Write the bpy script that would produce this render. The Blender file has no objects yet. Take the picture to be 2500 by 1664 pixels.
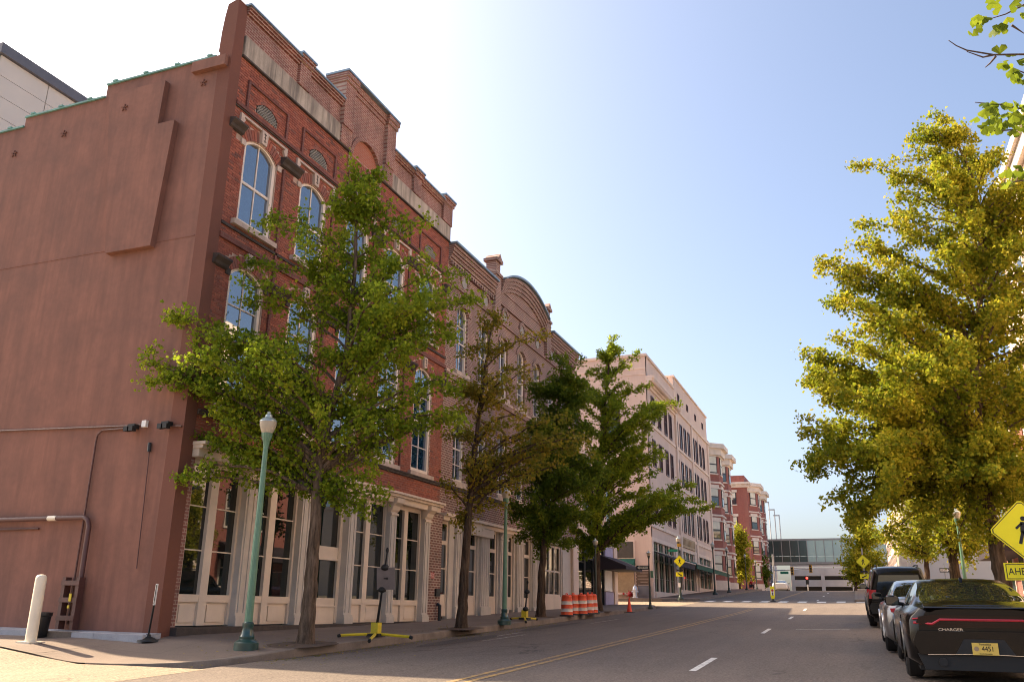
import bpy, math, random
import numpy as np
from mathutils import Vector, Matrix
rnd = random.Random(7)
C = bpy.context.scene.collection
SC = bpy.context.scene
# ------------------------------------------------------------ camera
CAMZ = 1.4
FPX = 2078.71
_y, _p, _r = 0.375613, 0.303543, 0.0128673
FW = np.array([math.cos(_y)*math.cos(_p), math.sin(_y)*math.cos(_p), math.sin(_p)])
_r0 = np.array([math.sin(_y), -math.cos(_y), 0.0]); _u0 = np.cross(_r0, FW)
RT = math.cos(_r)*_r0 + math.sin(_r)*_u0
UP = -math.sin(_r)*_r0 + math.cos(_r)*_u0
cd = bpy.data.cameras.new('camera'); cam = bpy.data.objects.new('camera', cd); C.objects.link(cam)
cd.sensor_width = 36.0; cd.lens = FPX/2500*36.0; cd.clip_end = 5000; cd.clip_start = 0.05
cam.matrix_world = Matrix(((RT[0], UP[0], -FW[0], 0), (RT[1], UP[1], -FW[1], 0), (RT[2], UP[2], -FW[2], CAMZ), (0, 0, 0, 1)))
SC.camera = cam
# ------------------------------------------------------------ world and sun
SUN_EL = math.radians(39.0); SUN_AZ = math.radians(7.0)     # azimuth from +Y towards +X
w = bpy.data.worlds.new('World'); SC.world = w; w.use_nodes = True
nt = w.node_tree; nt.nodes.clear()
wo = nt.nodes.new('ShaderNodeOutputWorld'); bg = nt.nodes.new('ShaderNodeBackground')
sky = nt.nodes.new('ShaderNodeTexSky'); sky.sky_type = 'NISHITA'; sky.sun_disc = False
sky.sun_elevation = SUN_EL; sky.sun_rotation = SUN_AZ
sky.altitude = 80; sky.air_density = 0.8; sky.dust_density = 4.5; sky.ozone_density = 0.3
bg.inputs['Strength'].default_value = 0.12
nt.links.new(sky.outputs[0], bg.inputs[0]); nt.links.new(bg.outputs[0], wo.inputs[0])
sl = bpy.data.lights.new('sun', 'SUN'); sl.energy = 5.0; sl.angle = math.radians(0.55); sl.color = (1.0, 0.80, 0.56)
so = bpy.data.objects.new('sun', sl); C.objects.link(so); so.location = (10, 40, 40)
_sd = Vector((math.sin(SUN_AZ)*math.cos(SUN_EL), math.cos(SUN_AZ)*math.cos(SUN_EL), math.sin(SUN_EL)))
so.rotation_euler = (-_sd).to_track_quat('-Z', 'Y').to_euler()
vs = SC.view_settings
vs.view_transform = 'Standard'; vs.look = 'None'; vs.gamma = 1.0; vs.exposure = 1.45; vs.use_curve_mapping = False
SC.render.engine = 'CYCLES'; SC.cycles.filter_width = 1.05

# ------------------------------------------------------------ pixel helpers (photograph pixels, 2500 wide)
def ray(px, py):
    d = FW*FPX + RT*(px-1250) - UP*(py-832)
    return d/np.linalg.norm(d)
def at_depth(px, py, dep):
    d = ray(px, py); t = dep/(d@FW); return np.array([0, 0, CAMZ]) + d*t
def at_y(px, py, Y):
    d = ray(px, py); return np.array([0, 0, CAMZ]) + d*(Y/d[1])
def at_x(px, py, X):
    d = ray(px, py); return np.array([0, 0, CAMZ]) + d*(X/d[0])
def depth_of(p): return (np.array(p, float)-np.array([0, 0, CAMZ]))@FW
FH = np.array([math.cos(_y), math.sin(_y), 0.0])
def at_h(px, py, dep):      # on the upright plane at horizontal distance dep
    d = ray(px, py); return np.array([0, 0, CAMZ])+d*(dep/(d@FH))
def depth_h(p): return float(np.array(p, float)@FH)
def top_at(base, py):       # z of an upright pole over base that reaches image row py
    lo, hi = base[2], base[2]+40
    for _ in range(40):
        m = (lo+hi)/2; q = np.array([base[0], base[1], m-CAMZ]); y = 832-FPX*(q@UP)/(q@FW)
        if y > py: lo = m
        else: hi = m
    return lo
def ov(x, y): return (x*1.0611, y*1.0611)

# ------------------------------------------------------------ terrain
_tx = [-300, -80, 0, 45, 100, 110, 130, 220, 600]; _tz = [-4.5, -1.6, 0, 1.35, 3.5, 3.78, 3.95, 4.05, 3.0]
_gx = np.linspace(-300, 600, 1801); _gz = np.interp(_gx, _tx, _tz)
_k = np.ones(13)/13; _gzs = np.convolve(np.pad(_gz, 6, 'edge'), _k, 'valid')
def zr(X): return float(np.interp(X, _gx, _gzs))
def sstep(a, b, x):
    t = min(1, max(0, (x-a)/(b-a))); return t*t*(3-2*t)
KY = 10.3; FY = 13.5; RKY = -2.75; RFY = -7.0
def road_z(X, Y): return zr(X) + 0.018*max(0.0, min(2.2-Y, 5.0)) - 0.02*max(0, abs(Y-6.2)-2.5)*(1 if Y > 6 else 0)*0.3
def zw(X): return float(np.interp(X, [10, 12, 15, 27, 30, 37, 49, 52, 62, 91, 110], [.5, .62, .77, .94, 1.08, 1.29, 1.55, 1.62, 2.12, 3.3, 4.0]))
def side_z(X, Y):        # left pavement top
    t = min(1, max(0, (Y-KY)/(FY-KY)))
    b = (1-t)*(zr(X)+.15) + t*max(zw(X), zr(X)+.1)
    c = sstep(12.4, 15.2, X)
    low = zr(X) + .015 + .24*sstep(12.8, 15.4, Y)
    return (1-c)*low + c*b
def rside_z(X, Y): return zr(X)+.09+.15 + .015*(RKY-Y)
def gpix(px, py, fn):
    d = ray(px, py); d = d/math.hypot(d[0], d[1]); t = 4.0; pv = None
    while t < 200:
        g = CAMZ+d[2]*t-fn(d[0]*t, d[1]*t)
        if g <= 0:
            if pv is not None: t = t-.1*(-g)/(pv-g+1e-9)
            break
        pv = g; t += .1
    return np.array([d[0]*t, d[1]*t, CAMZ+d[2]*t])
# ------------------------------------------------------------ node materials
MATS = {}
def _nm(name):
    m = bpy.data.materials.new(name); m.use_nodes = True; MATS[name] = m
    return m, m.node_tree, m.node_tree.nodes['Principled BSDF']
def _new(nt, t, **k):
    n = nt.nodes.new(t)
    for a, v in k.items(): setattr(n, a, v)
    return n
def _noise(nt, vec, scale, detail=4, rough=.55, stretch=None):
    n = _new(nt, 'ShaderNodeTexNoise'); n.inputs['Scale'].default_value = scale
    n.inputs['Detail'].default_value = detail; n.inputs['Roughness'].default_value = rough
    if stretch:
        mp = _new(nt, 'ShaderNodeMapping'); mp.inputs['Scale'].default_value = stretch
        nt.links.new(vec, mp.inputs['Vector']); vec = mp.outputs[0]
    nt.links.new(vec, n.inputs['Vector']); return n.outputs['Fac']
def _ramp(nt, fac, stops):
    r = _new(nt, 'ShaderNodeValToRGB'); e = r.color_ramp.elements
    while len(e) < len(stops): e.new(0.5)
    for el, (p, c) in zip(e, stops): el.position = p; el.color = (*c, 1)
    nt.links.new(fac, r.inputs[0]); return r.outputs[0]
def _mix(nt, fac, a, b, mode='MIX'):
    m = _new(nt, 'ShaderNodeMix', data_type='RGBA', blend_type=mode)
    if isinstance(fac, (int, float)): m.inputs[0].default_value = fac
    else: nt.links.new(fac, m.inputs[0])
    for s, v in ((m.inputs[6], a), (m.inputs[7], b)):
        if isinstance(v, tuple): s.default_value = (*v, 1)
        else: nt.links.new(v, s)
    return m.outputs[2]
def _bump(nt, b, h, strength, dist=0.01):
    n = _new(nt, 'ShaderNodeBump'); n.inputs['Strength'].default_value = strength; n.inputs['Distance'].default_value = dist
    nt.links.new(h, n.inputs['Height']); nt.links.new(n.outputs[0], b.inputs['Normal'])
def _sc(c, k): return tuple(min(1, x*k) for x in c)
def mat(name, col, rough=.6, var=.18, scale=3.0, fine=60, bump=.0, metal=0, spec=.5, streak=0, coat=0, dirt=None, stretch=None):
    """plain surface: broad tone noise, fine speckle, optional vertical weather streaks"""
    m, nt, b = _nm(name)
    tc = _new(nt, 'ShaderNodeTexCoord').outputs['Object']
    c = col
    n1 = _noise(nt, tc, scale, 5, stretch=stretch)
    out = _ramp(nt, n1, [(.3, _sc(col, 1-var)), (.7, _sc(col, 1+var))])
    n2 = _noise(nt, tc, fine, 2)
    out = _mix(nt, .5*var, out, _ramp(nt, n2, [(.35, _sc(col, .55)), (.65, _sc(col, 1.4))]))
    if streak:
        n3 = _noise(nt, tc, 2.2, 5, .65, (1.6, 1.6, .16))
        out = _mix(nt, _ramp(nt, n3, [(.42, (0, 0, 0)), (.68, (streak,)*3)]), out, dirt or _sc(col, .4))
    nt.links.new(out, b.inputs['Base Color'])
    rr = _new(nt, 'ShaderNodeMapRange'); rr.inputs[3].default_value = max(0, rough-.08); rr.inputs[4].default_value = min(1, rough+.08)
    nt.links.new(n1, rr.inputs[0]); nt.links.new(rr.outputs[0], b.inputs['Roughness'])
    b.inputs['Metallic'].default_value = metal; b.inputs['Specular IOR Level'].default_value = spec
    if coat: b.inputs['Coat Weight'].default_value = coat; b.inputs['Coat Roughness'].default_value = .04
    if bump: _bump(nt, b, n2, bump, .006)
    return m
def brick_tex(name, c1, c2, mortar, axis='x', bw=.22, bh=.0745, stain=(.1, .07, .06), stainamt=.6, msize=.012):
    m, nt, b = _nm(name)
    tc = _new(nt, 'ShaderNodeTexCoord').outputs['Object']
    sp = _new(nt, 'ShaderNodeSeparateXYZ'); nt.links.new(tc, sp.inputs[0])
    cb = _new(nt, 'ShaderNodeCombineXYZ'); nt.links.new(sp.outputs[0 if axis == 'x' else 1], cb.inputs[0]); nt.links.new(sp.outputs[2], cb.inputs[1])
    br = _new(nt, 'ShaderNodeTexBrick'); nt.links.new(cb.outputs[0], br.inputs['Vector'])
    br.inputs['Scale'].default_value = 1; br.inputs['Brick Width'].default_value = bw; br.inputs['Row Height'].default_value = bh
    br.inputs['Mortar Size'].default_value = msize; br.inputs['Mortar Smooth'].default_value = .2
    br.inputs['Color1'].default_value = (*c1, 1); br.inputs['Color2'].default_value = (*c2, 1); br.inputs['Mortar'].default_value = (*mortar, 1)
    n = _noise(nt, tc, .7, 6, .65); n2 = _noise(nt, tc, 2.5, 5, .6, (1.5, 1.5, .25))
    f = _ramp(nt, n, [(.42, (0, 0, 0)), (.75, (stainamt,)*3)])
    out = _mix(nt, f, br.outputs['Color'], stain)
    f2 = _ramp(nt, n2, [(.5, (0, 0, 0)), (.85, (stainamt*.7,)*3)])
    out = _mix(nt, f2, out, _sc(stain, .6))
    nt.links.new(out, b.inputs['Base Color']); b.inputs['Roughness'].default_value = .85
    _bump(nt, b, br.outputs['Fac'], -.6, .01)
    return m
def brick_island(name, stops, stain=(.16, .08, .06)):
    m, nt, b = _nm(name)
    g = _new(nt, 'ShaderNodeNewGeometry')
    col = _ramp(nt, g.outputs['Random Per Island'], stops)
    tc = _new(nt, 'ShaderNodeTexCoord').outputs['Object']
    n = _noise(nt, tc, .55, 6, .65); n2 = _noise(nt, tc, 40, 3)
    col = _mix(nt, _ramp(nt, n, [(.45, (0, 0, 0)), (.8, (.65,)*3)]), col, stain)
    col = _mix(nt, .18, col, _ramp(nt, n2, [(.3, (.05, .02, .015)), (.7, (.4, .2, .14))]))
    nt.links.new(col, b.inputs['Base Color']); b.inputs['Roughness'].default_value = .85
    _bump(nt, b, n2, .3, .004)
    return m
def glass(name, tint=(.03, .05, .06), ior=1.9, rough=.02):
    m, nt, b = _nm(name)
    b.inputs['Base Color'].default_value = (*tint, 1); b.inputs['Roughness'].default_value = rough
    b.inputs['IOR'].default_value = ior; b.inputs['Specular IOR Level'].default_value = .5
    tc = _new(nt, 'ShaderNodeTexCoord').outputs['Object']
    _bump(nt, b, _noise(nt, tc, 1.3, 2), .03, .02)
    return m
def leafmat(name, stops, trans=.45):
    m = bpy.data.materials.new(name); m.use_nodes = True; MATS[name] = m; nt = m.node_tree; nt.nodes.clear()
    o = _new(nt, 'ShaderNodeOutputMaterial'); g = _new(nt, 'ShaderNodeNewGeometry')
    tc = _new(nt, 'ShaderNodeTexCoord').outputs['Object']
    n = _noise(nt, tc, .9, 3)
    ad = _new(nt, 'ShaderNodeMath', operation='MULTIPLY_ADD'); ad.inputs[1].default_value = .55; nt.links.new(g.outputs['Random Per Island'], ad.inputs[0])
    s2 = _new(nt, 'ShaderNodeMath', operation='MULTIPLY_ADD'); s2.inputs[1].default_value = 1.1; s2.inputs[2].default_value = -.32; nt.links.new(n, s2.inputs[0])
    nt.links.new(s2.outputs[0], ad.inputs[2])
    col = _ramp(nt, ad.outputs[0], stops)
    p = _new(nt, 'ShaderNodeBsdfPrincipled'); p.inputs['Roughness'].default_value = .6; p.inputs['Specular IOR Level'].default_value = .15
    t = _new(nt, 'ShaderNodeBsdfTranslucent'); nt.links.new(col, p.inputs['Base Color'])
    t2 = _mix(nt, .35, col, (.45, .55, .04)); nt.links.new(t2, t.inputs['Color'])
    mx = _new(nt, 'ShaderNodeMixShader'); mx.inputs[0].default_value = trans
    nt.links.new(p.outputs[0], mx.inputs[1]); nt.links.new(t.outputs[0], mx.inputs[2]); nt.links.new(mx.outputs[0], o.inputs[0])
    return m
def lamp_glass(name):
    m, nt, b = _nm(name)
    b.inputs['Base Color'].default_value = (.62, .54, .42, 1); b.inputs['Roughness'].default_value = .3
    b.inputs['Transmission Weight'].default_value = .25; b.inputs['IOR'].default_value = 1.3
    return m
def asphalt(name, col, crack=True):
    m, nt, b = _nm(name)
    tc = _new(nt, 'ShaderNodeTexCoord').outputs['Object']
    n1 = _noise(nt, tc, .22, 6, .6); n2 = _noise(nt, tc, 24, 5, .85); n3 = _noise(nt, tc, 1.6, 6, .7, (.12, 1, 1))
    out = _ramp(nt, n1, [(.3, _sc(col, .74)), (.7, _sc(col, 1.25))])
    out = _mix(nt, .58, out, _ramp(nt, n3, [(.34, _sc(col, .5)), (.66, _sc(col, 1.4))]))
    out = _mix(nt, .55, out, _ramp(nt, n2, [(.38, _sc(col, .2)), (.62, _sc(col, 1.85))]))
    if crack:
        v = _new(nt, 'ShaderNodeTexVoronoi', feature='DISTANCE_TO_EDGE'); v.inputs['Scale'].default_value = .33
        wv = _new(nt, 'ShaderNodeVectorMath', operation='ADD'); nt.links.new(tc, wv.inputs[0])
        nz = _new(nt, 'ShaderNodeTexNoise'); nz.inputs['Scale'].default_value = 1.3; nz.inputs['Detail'].default_value = 6; nt.links.new(tc, nz.inputs['Vector'])
        nt.links.new(nz.outputs['Color'], wv.inputs[1]); nt.links.new(wv.outputs[0], v.inputs['Vector'])
        cr = _ramp(nt, v.outputs['Distance'], [(.0, (1, 1, 1)), (.012, (0, 0, 0))])
        gate = _ramp(nt, _noise(nt, tc, .35, 2), [(.52, (0, 0, 0)), (.6, (.75, .75, .75))])
        cf = _mix(nt, 1.0, cr, gate, 'MULTIPLY')
        out = _mix(nt, cf, out, _sc(col, .28))
    nt.links.new(out, b.inputs['Base Color']); b.inputs['Roughness'].default_value = .82; b.inputs['Specular IOR Level'].default_value = .35
    _bump(nt, b, n2, .6, .008)
    return m
def paver(name, col, bw, bh, jc=.4):
    m, nt, b = _nm(name)
    tc = _new(nt, 'ShaderNodeTexCoord').outputs['Object']
    br = _new(nt, 'ShaderNodeTexBrick'); nt.links.new(tc, br.inputs['Vector']); br.offset = 0
    br.inputs['Scale'].default_value = 1; br.inputs['Brick Width'].default_value = bw; br.inputs['Row Height'].default_value = bh
    br.inputs['Mortar Size'].default_value = .012; br.inputs['Color1'].default_value = (*_sc(col, .93), 1); br.inputs['Color2'].default_value = (*_sc(col, 1.08), 1); br.inputs['Mortar'].default_value = (*_sc(col, jc), 1)
    n1 = _noise(nt, tc, .8, 6, .65); n2 = _noise(nt, tc, 60, 3, .7)
    out = _mix(nt, .55, br.outputs['Color'], _ramp(nt, n1, [(.32, _sc(col, .55)), (.68, _sc(col, 1.3))]))
    out = _mix(nt, .35, out, _ramp(nt, n2, [(.3, _sc(col, .5)), (.7, _sc(col, 1.6))]))
    nt.links.new(out, b.inputs['Base Color']); b.inputs['Roughness'].default_value = .85
    _bump(nt, b, n2, .4, .006)
    return m
def worn_paint(name, col, under, amt=.5):
    m, nt, b = _nm(name)
    tc = _new(nt, 'ShaderNodeTexCoord').outputs['Object']
    n = _noise(nt, tc, 9, 6, .7)
    out = _mix(nt, _ramp(nt, n, [(amt-.07, (0, 0, 0)), (amt+.07, (1, 1, 1))]), under, col)
    nt.links.new(out, b.inputs['Base Color']); b.inputs['Roughness'].default_value = .75
    return m

M = {}
M['stucco'] = mat('brown_stucco', (.245, .108, .074), .85, .2, 1.1, 7, .6, streak=.6, dirt=(.15, .068, .048))
M['stucco_dark'] = mat('dark_brown_stucco', (.17, .062, .038), .85, .14, .6, 26, .3)  # darker tone paints in the shade of the street-facing corner strip
RB = [(0, (.25, .062, .038)), (.35, (.33, .085, .048)), (.7, (.4, .115, .066)), (.9, (.29, .1, .07)), (1, (.14, .055, .042))]
M['brick'] = brick_island('red_brick', RB)
M['mortar'] = mat('brick_mortar', (.5, .35, .28), .9, .25, 1.2, 40, .2, streak=.4, dirt=(.14, .08, .06))
M['pbrick'] = brick_tex('parapet_brick', (.25, .08, .058), (.33, .13, .095), (.46, .32, .25), stain=(.085, .05, .042), stainamt=.8)
M['dbrick'] = brick_tex('dark_brick', (.15, .065, .05), (.24, .095, .07), (.5, .4, .33), stain=(.085, .055, .047), stainamt=.6, bw=.23, bh=.085, msize=.014)
M['sbrick'] = brick_tex('side_brick', (.2, .08, .06), (.26, .11, .08), (.4, .3, .25), axis='y')
M['rbrick'] = brick_tex('russet_brick', (.25, .075, .06), (.3, .095, .075), (.3, .13, .1), stain=(.2, .075, .06), stainamt=.3)
M['rbrick_s'] = brick_tex('russet_brick_side', (.25, .075, .06), (.3, .095, .075), (.3, .13, .1), axis='y', stain=(.2, .075, .06), stainamt=.3)
M['band'] = mat('weathered_stone_band', (.45, .37, .29), .85, .25, 1.2, 30, .2, streak=.85, dirt=(.1, .085, .07))
M['stone'] = mat('pale_stone', (.56, .44, .36), .8, .22, 3, 40, .15, streak=.3)
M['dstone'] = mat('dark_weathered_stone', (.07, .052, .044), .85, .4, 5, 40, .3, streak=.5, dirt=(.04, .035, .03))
M['cream'] = mat('cream_paint', (.70, .57, .45), .5, .07, 1.5, 50, .04, streak=.12, dirt=(.4, .3, .23))
M['cream_grey'] = mat('grey_cream_paint', (.56, .5, .44), .55, .1, 2, 50, .06, streak=.25, dirt=(.3, .26, .22))
M['whitewood'] = mat('white_window_paint', (.80, .68, .57), .5, .08, 3, 50, .03)
M['coping'] = mat('blue_grey_coping', (.2, .27, .32), .45, .15, 2, 30, 0, metal=.35)
M['green_coping'] = mat('verdigris_coping', (.13, .3, .26), .6, .25, 2, 20)
M['glass_sky'] = glass('window_glass', (.012, .04, .085), 3.3)  # dark blue base puts some of the reflected sky into the colour
M['glass_dark'] = glass('storefront_glass', (.006, .009, .008), 1.75)
M['glass_far'] = glass('far_window_glass', (.02, .03, .035), 1.8, .05)
M['blind'] = mat('window_blind', (.62, .6, .5), .6, .1, 2, 20)
M['brick_infill'] = brick_tex('orange_red_brick', (.36, .10, .055), (.42, .13, .07), (.4, .2, .14), stain=(.25, .08, .055), stainamt=.3)
M['mbrick'] = brick_tex('shade_dark_red_brick', (.17, .05, .036), (.22, .065, .045), (.2, .1, .08), stain=(.07, .035, .03), stainamt=.7)  # shadow of the panel edges put into a darker red, plus mottled stain
M['lattice'] = mat('grey_lattice', (.3, .28, .25), .7, .3, 40, 80, .6)
M['asphalt'] = asphalt('asphalt_road', (.15, .118, .094))
M['asphalt2'] = asphalt('pale_worn_asphalt', (.29, .22, .15))
M['walk'] = paver('concrete_pavement', (.18, .132, .1), 1.5, 1.55)
M['walk_far'] = paver('brown_brick_pavement', (.2, .125, .085), 1.2, 1.2)
M['kerb'] = mat('kerb_stone', (.2, .155, .12), .85, .3, 2, 40, .3, streak=.3)
M['ledge'] = mat('bluish_concrete', (.34, .34, .36), .8, .25, 2, 40, .3)
M['soil'] = mat('tree_pit_soil', (.095, .06, .038), .95, .4, 8, 60, .8)
M['ground'] = mat('bare_ground', (.2, .18, .14), .9, .2, .05, 5)
M['yel'] = worn_paint('worn_yellow_line', (.42, .25, .07), (.17, .13, .095), .5)
M['wht'] = worn_paint('worn_white_line', (.7, .68, .62), (.17, .13, .1), .38)
M['wht2'] = worn_paint('faded_white_line', (.4, .37, .33), (.17, .13, .1), .52)
M['patch'] = asphalt('dark_tar_patch', (.09, .075, .065), False)
M['lampg'] = mat('green_lamp_paint', (.105, .215, .135), .42, .16, 4, 50, .05, coat=.15)
M['lampd'] = mat('dark_green_lamp_base', (.018, .06, .05), .32, .2, 4, 40, .05, coat=.4)
M['lampk'] = mat('blackish_green_post', (.02, .035, .028), .4, .2, 4, 40, .03, coat=.2)
M['globe'] = lamp_glass('lamp_globe'); M['cap'] = mat('grey_lamp_cap', (.42, .47, .47), .35, .12, 5, 40, metal=.4)
def barkmat(name, col):
    m, nt, b = _nm(name); tc = _new(nt, 'ShaderNodeTexCoord').outputs['Object']
    n1 = _noise(nt, tc, 16, 6, .65, (1, 1, .14)); n2 = _noise(nt, tc, 1.4, 4)
    out = _mix(nt, .3, _ramp(nt, n1, [(.36, _sc(col, .25)), (.5, col), (.66, _sc(col, 1.9))]), _ramp(nt, n2, [(.3, _sc(col, .6)), (.7, _sc(col, 1.5))]))
    nt.links.new(out, b.inputs['Base Color']); b.inputs['Roughness'].default_value = .95; b.inputs['Specular IOR Level'].default_value = .15
    _bump(nt, b, n1, 1.0, .05); return m
M['bark'] = barkmat('ginkgo_bark', (.12, .082, .056)); M['barkd'] = barkmat('dark_bark', (.075, .05, .034))
G1 = [(0, (.035, .065, .006)), (.3, (.125, .19, .012)), (.6, (.24, .3, .02)), (1, (.42, .38, .03))]
M['leaf1'] = leafmat('green_ginkgo_leaf', G1, .5)
M['leaf2'] = leafmat('yellowing_ginkgo_leaf', [(0, (.08, .085, .012)), (.4, (.19, .16, .02)), (.75, (.34, .21, .025)), (1, (.46, .24, .03))])
M['leaf3'] = leafmat('deep_green_ginkgo_leaf', [(0, (.02, .045, .006)), (.45, (.065, .11, .01)), (.8, (.14, .175, .015)), (1, (.26, .21, .025))])
M['leaf4'] = leafmat('gold_green_ginkgo_leaf', [(0, (.045, .075, .006)), (.3, (.14, .175, .012)), (.6, (.34, .3, .02)), (1, (.6, .44, .045))], .45)
M['pipe'] = mat('brown_painted_pipe', (.11, .045, .035), .5, .2, 4, 40)
M['black'] = mat('black_rubber', (.012, .012, .012), .6, .2, 4, 40); M['blackm'] = mat('black_metal', (.015, .015, .016), .4, .2, 4, 40)
M['steel'] = mat('galvanised_steel', (.4, .4, .4), .4, .15, 6, 50, metal=.7)
M['ywhite'] = mat('cream_plastic', (.78, .70, .55), .45, .06, 3, 40); M['white'] = mat('white_paint', (.8, .78, .74), .45, .06, 3, 40)
M['signy'] = mat('fluorescent_sign_yellow', (.85, .75, .01), .4, .03, 3, 40); M['signyd'] = mat('equipment_yellow', (.7, .52, .02), .4, .12, 6, 50)
M['signgr'] = mat('sign_green', (.01, .18, .1), .4, .05, 3, 40); M['signbr'] = mat('sign_brown', (.12, .075, .05), .5, .15, 4, 40)
M['greypl'] = mat('grey_sign_back', (.23, .19, .18), .5, .12, 4, 60, metal=.2)
M['orange'] = mat('drum_orange', (.75, .09, .025), .45, .12, 6, 40); M['drumw'] = mat('drum_white_band', (.68, .6, .52), .4, .12, 6, 40)
M['conered'] = mat('cone_red', (.85, .06, .02), .45, .08, 6, 40)
M['red'] = mat('red_paint', (.4, .02, .015), .45, .15, 5, 40); M['silver'] = mat('silver_paint', (.62, .64, .68), .35, .1, 5, 40, metal=.5)
M['beige'] = mat('pink_beige_stucco', (.66, .50, .41), .85, .08, .5, 25, .2, streak=.15, dirt=(.4, .28, .23))
M['beigel'] = mat('pale_beige_trim', (.72, .57, .47), .8, .08, .8, 30, .1); M['olivewin'] = mat('brown_window_frame', (.09, .035, .03), .5, .15, 5, 40)
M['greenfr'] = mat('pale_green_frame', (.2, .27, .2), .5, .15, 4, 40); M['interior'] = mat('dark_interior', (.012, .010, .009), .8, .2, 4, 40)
M['awnk'] = mat('black_awning_cloth', (.022, .014, .02), .8, .2, 6, 80); M['awng'] = mat('green_awning_cloth', (.01, .09, .055), .8, .2, 6, 80)
M['lav'] = mat('lavender_paint', (.33, .3, .46), .6, .1, 3, 40); M['tan'] = mat('tan_sign', (.36, .25, .14), .6, .2, 4, 40)
M['panelw'] = mat('white_metal_panel', (.68, .6, .51), .6, .05, .4, 30); M['roofk'] = mat('dark_roof_edge', (.13, .13, .15), .6, .1, 3, 40)
M['garage'] = mat('garage_concrete', (.66, .54, .45), .85, .12, .4, 20); M['trimw'] = mat('stone_trim', (.66, .57, .49), .8, .1, 2, 30)
M['rooft'] = mat('red_roof_tile', (.28, .09, .07), .8, .2, 3, 15); M['greyb'] = mat('grey_panel', (.33, .34, .36), .7, .1, .5, 20)
M['tealglass'] = glass('teal_bridge_glass', (.42, .56, .5), 1.6, .12); M['brsteel'] = mat('bridge_steel', (.3, .3, .28), .5, .1, 3, 30)  # teal glass: pale base paints in the bright reflection on the right half
M['dglass'] = glass('dark_bridge_glass', (.04, .065, .06), 1.7, .1)
def emit(name, col, st):
    m, nt, b = _nm(name); b.inputs['Base Color'].default_value = (*col, 1); b.inputs['Emission Color'].default_value = (*col, 1); b.inputs['Emission Strength'].default_value = st; return m
M['redlight'] = emit('lit_red_signal', (1, .03, .02), 4); M['sigy'] = mat('signal_yellow', (.45, .25, .02), .5, .1, 5, 40)
M['tyre'] = mat('tyre_rubber', (.014, .013, .013), .75, .2, 6, 60, .2); M['rim'] = mat('alloy_rim', (.2, .2, .21), .3, .15, 6, 40, metal=.9)
M['carblack'] = mat('black_car_paint', (.005, .004, .004), .2, .05, 3, 60, spec=.3, coat=.12)
M['carsilver'] = mat('silver_car_paint', (.3, .285, .28), .3, .06, 3, 80, metal=.75, coat=.7)
M['carred'] = mat('dark_red_car_paint', (.12, .012, .012), .25, .08, 3, 60, coat=.8)
M['carwhite'] = mat('white_car_paint', (.6, .58, .55), .3, .04, 3, 60, coat=.6)
M['carglass'] = glass('car_glass', (.012, .015, .014), 1.9, .015)
M['tail'] = mat('tail_light_red', (.5, .02, .03), .15, .05, 8, 40, coat=.8); M['taild'] = mat('dark_tail_lens', (.012, .003, .003), .15, .05, 2, 20, spec=.3, coat=.1)
M['chrome'] = mat('chrome', (.7, .7, .72), .12, .03, 5, 40, metal=1); M['plate'] = mat('yellow_number_plate', (.72, .5, .1), .4, .06, 5, 40)
M['skin'] = mat('skin', (.35, .19, .13), .6, .05, 10, 60); M['redcloth'] = mat('red_cloth', (.5, .02, .02), .8, .15, 10, 60); M['darkcloth'] = mat('dark_cloth', (.03, .03, .04), .8, .2, 10, 60)
M['twig'] = mat('twig_bark', (.11, .075, .06), .9, .3, 20, 60, .4)
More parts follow.
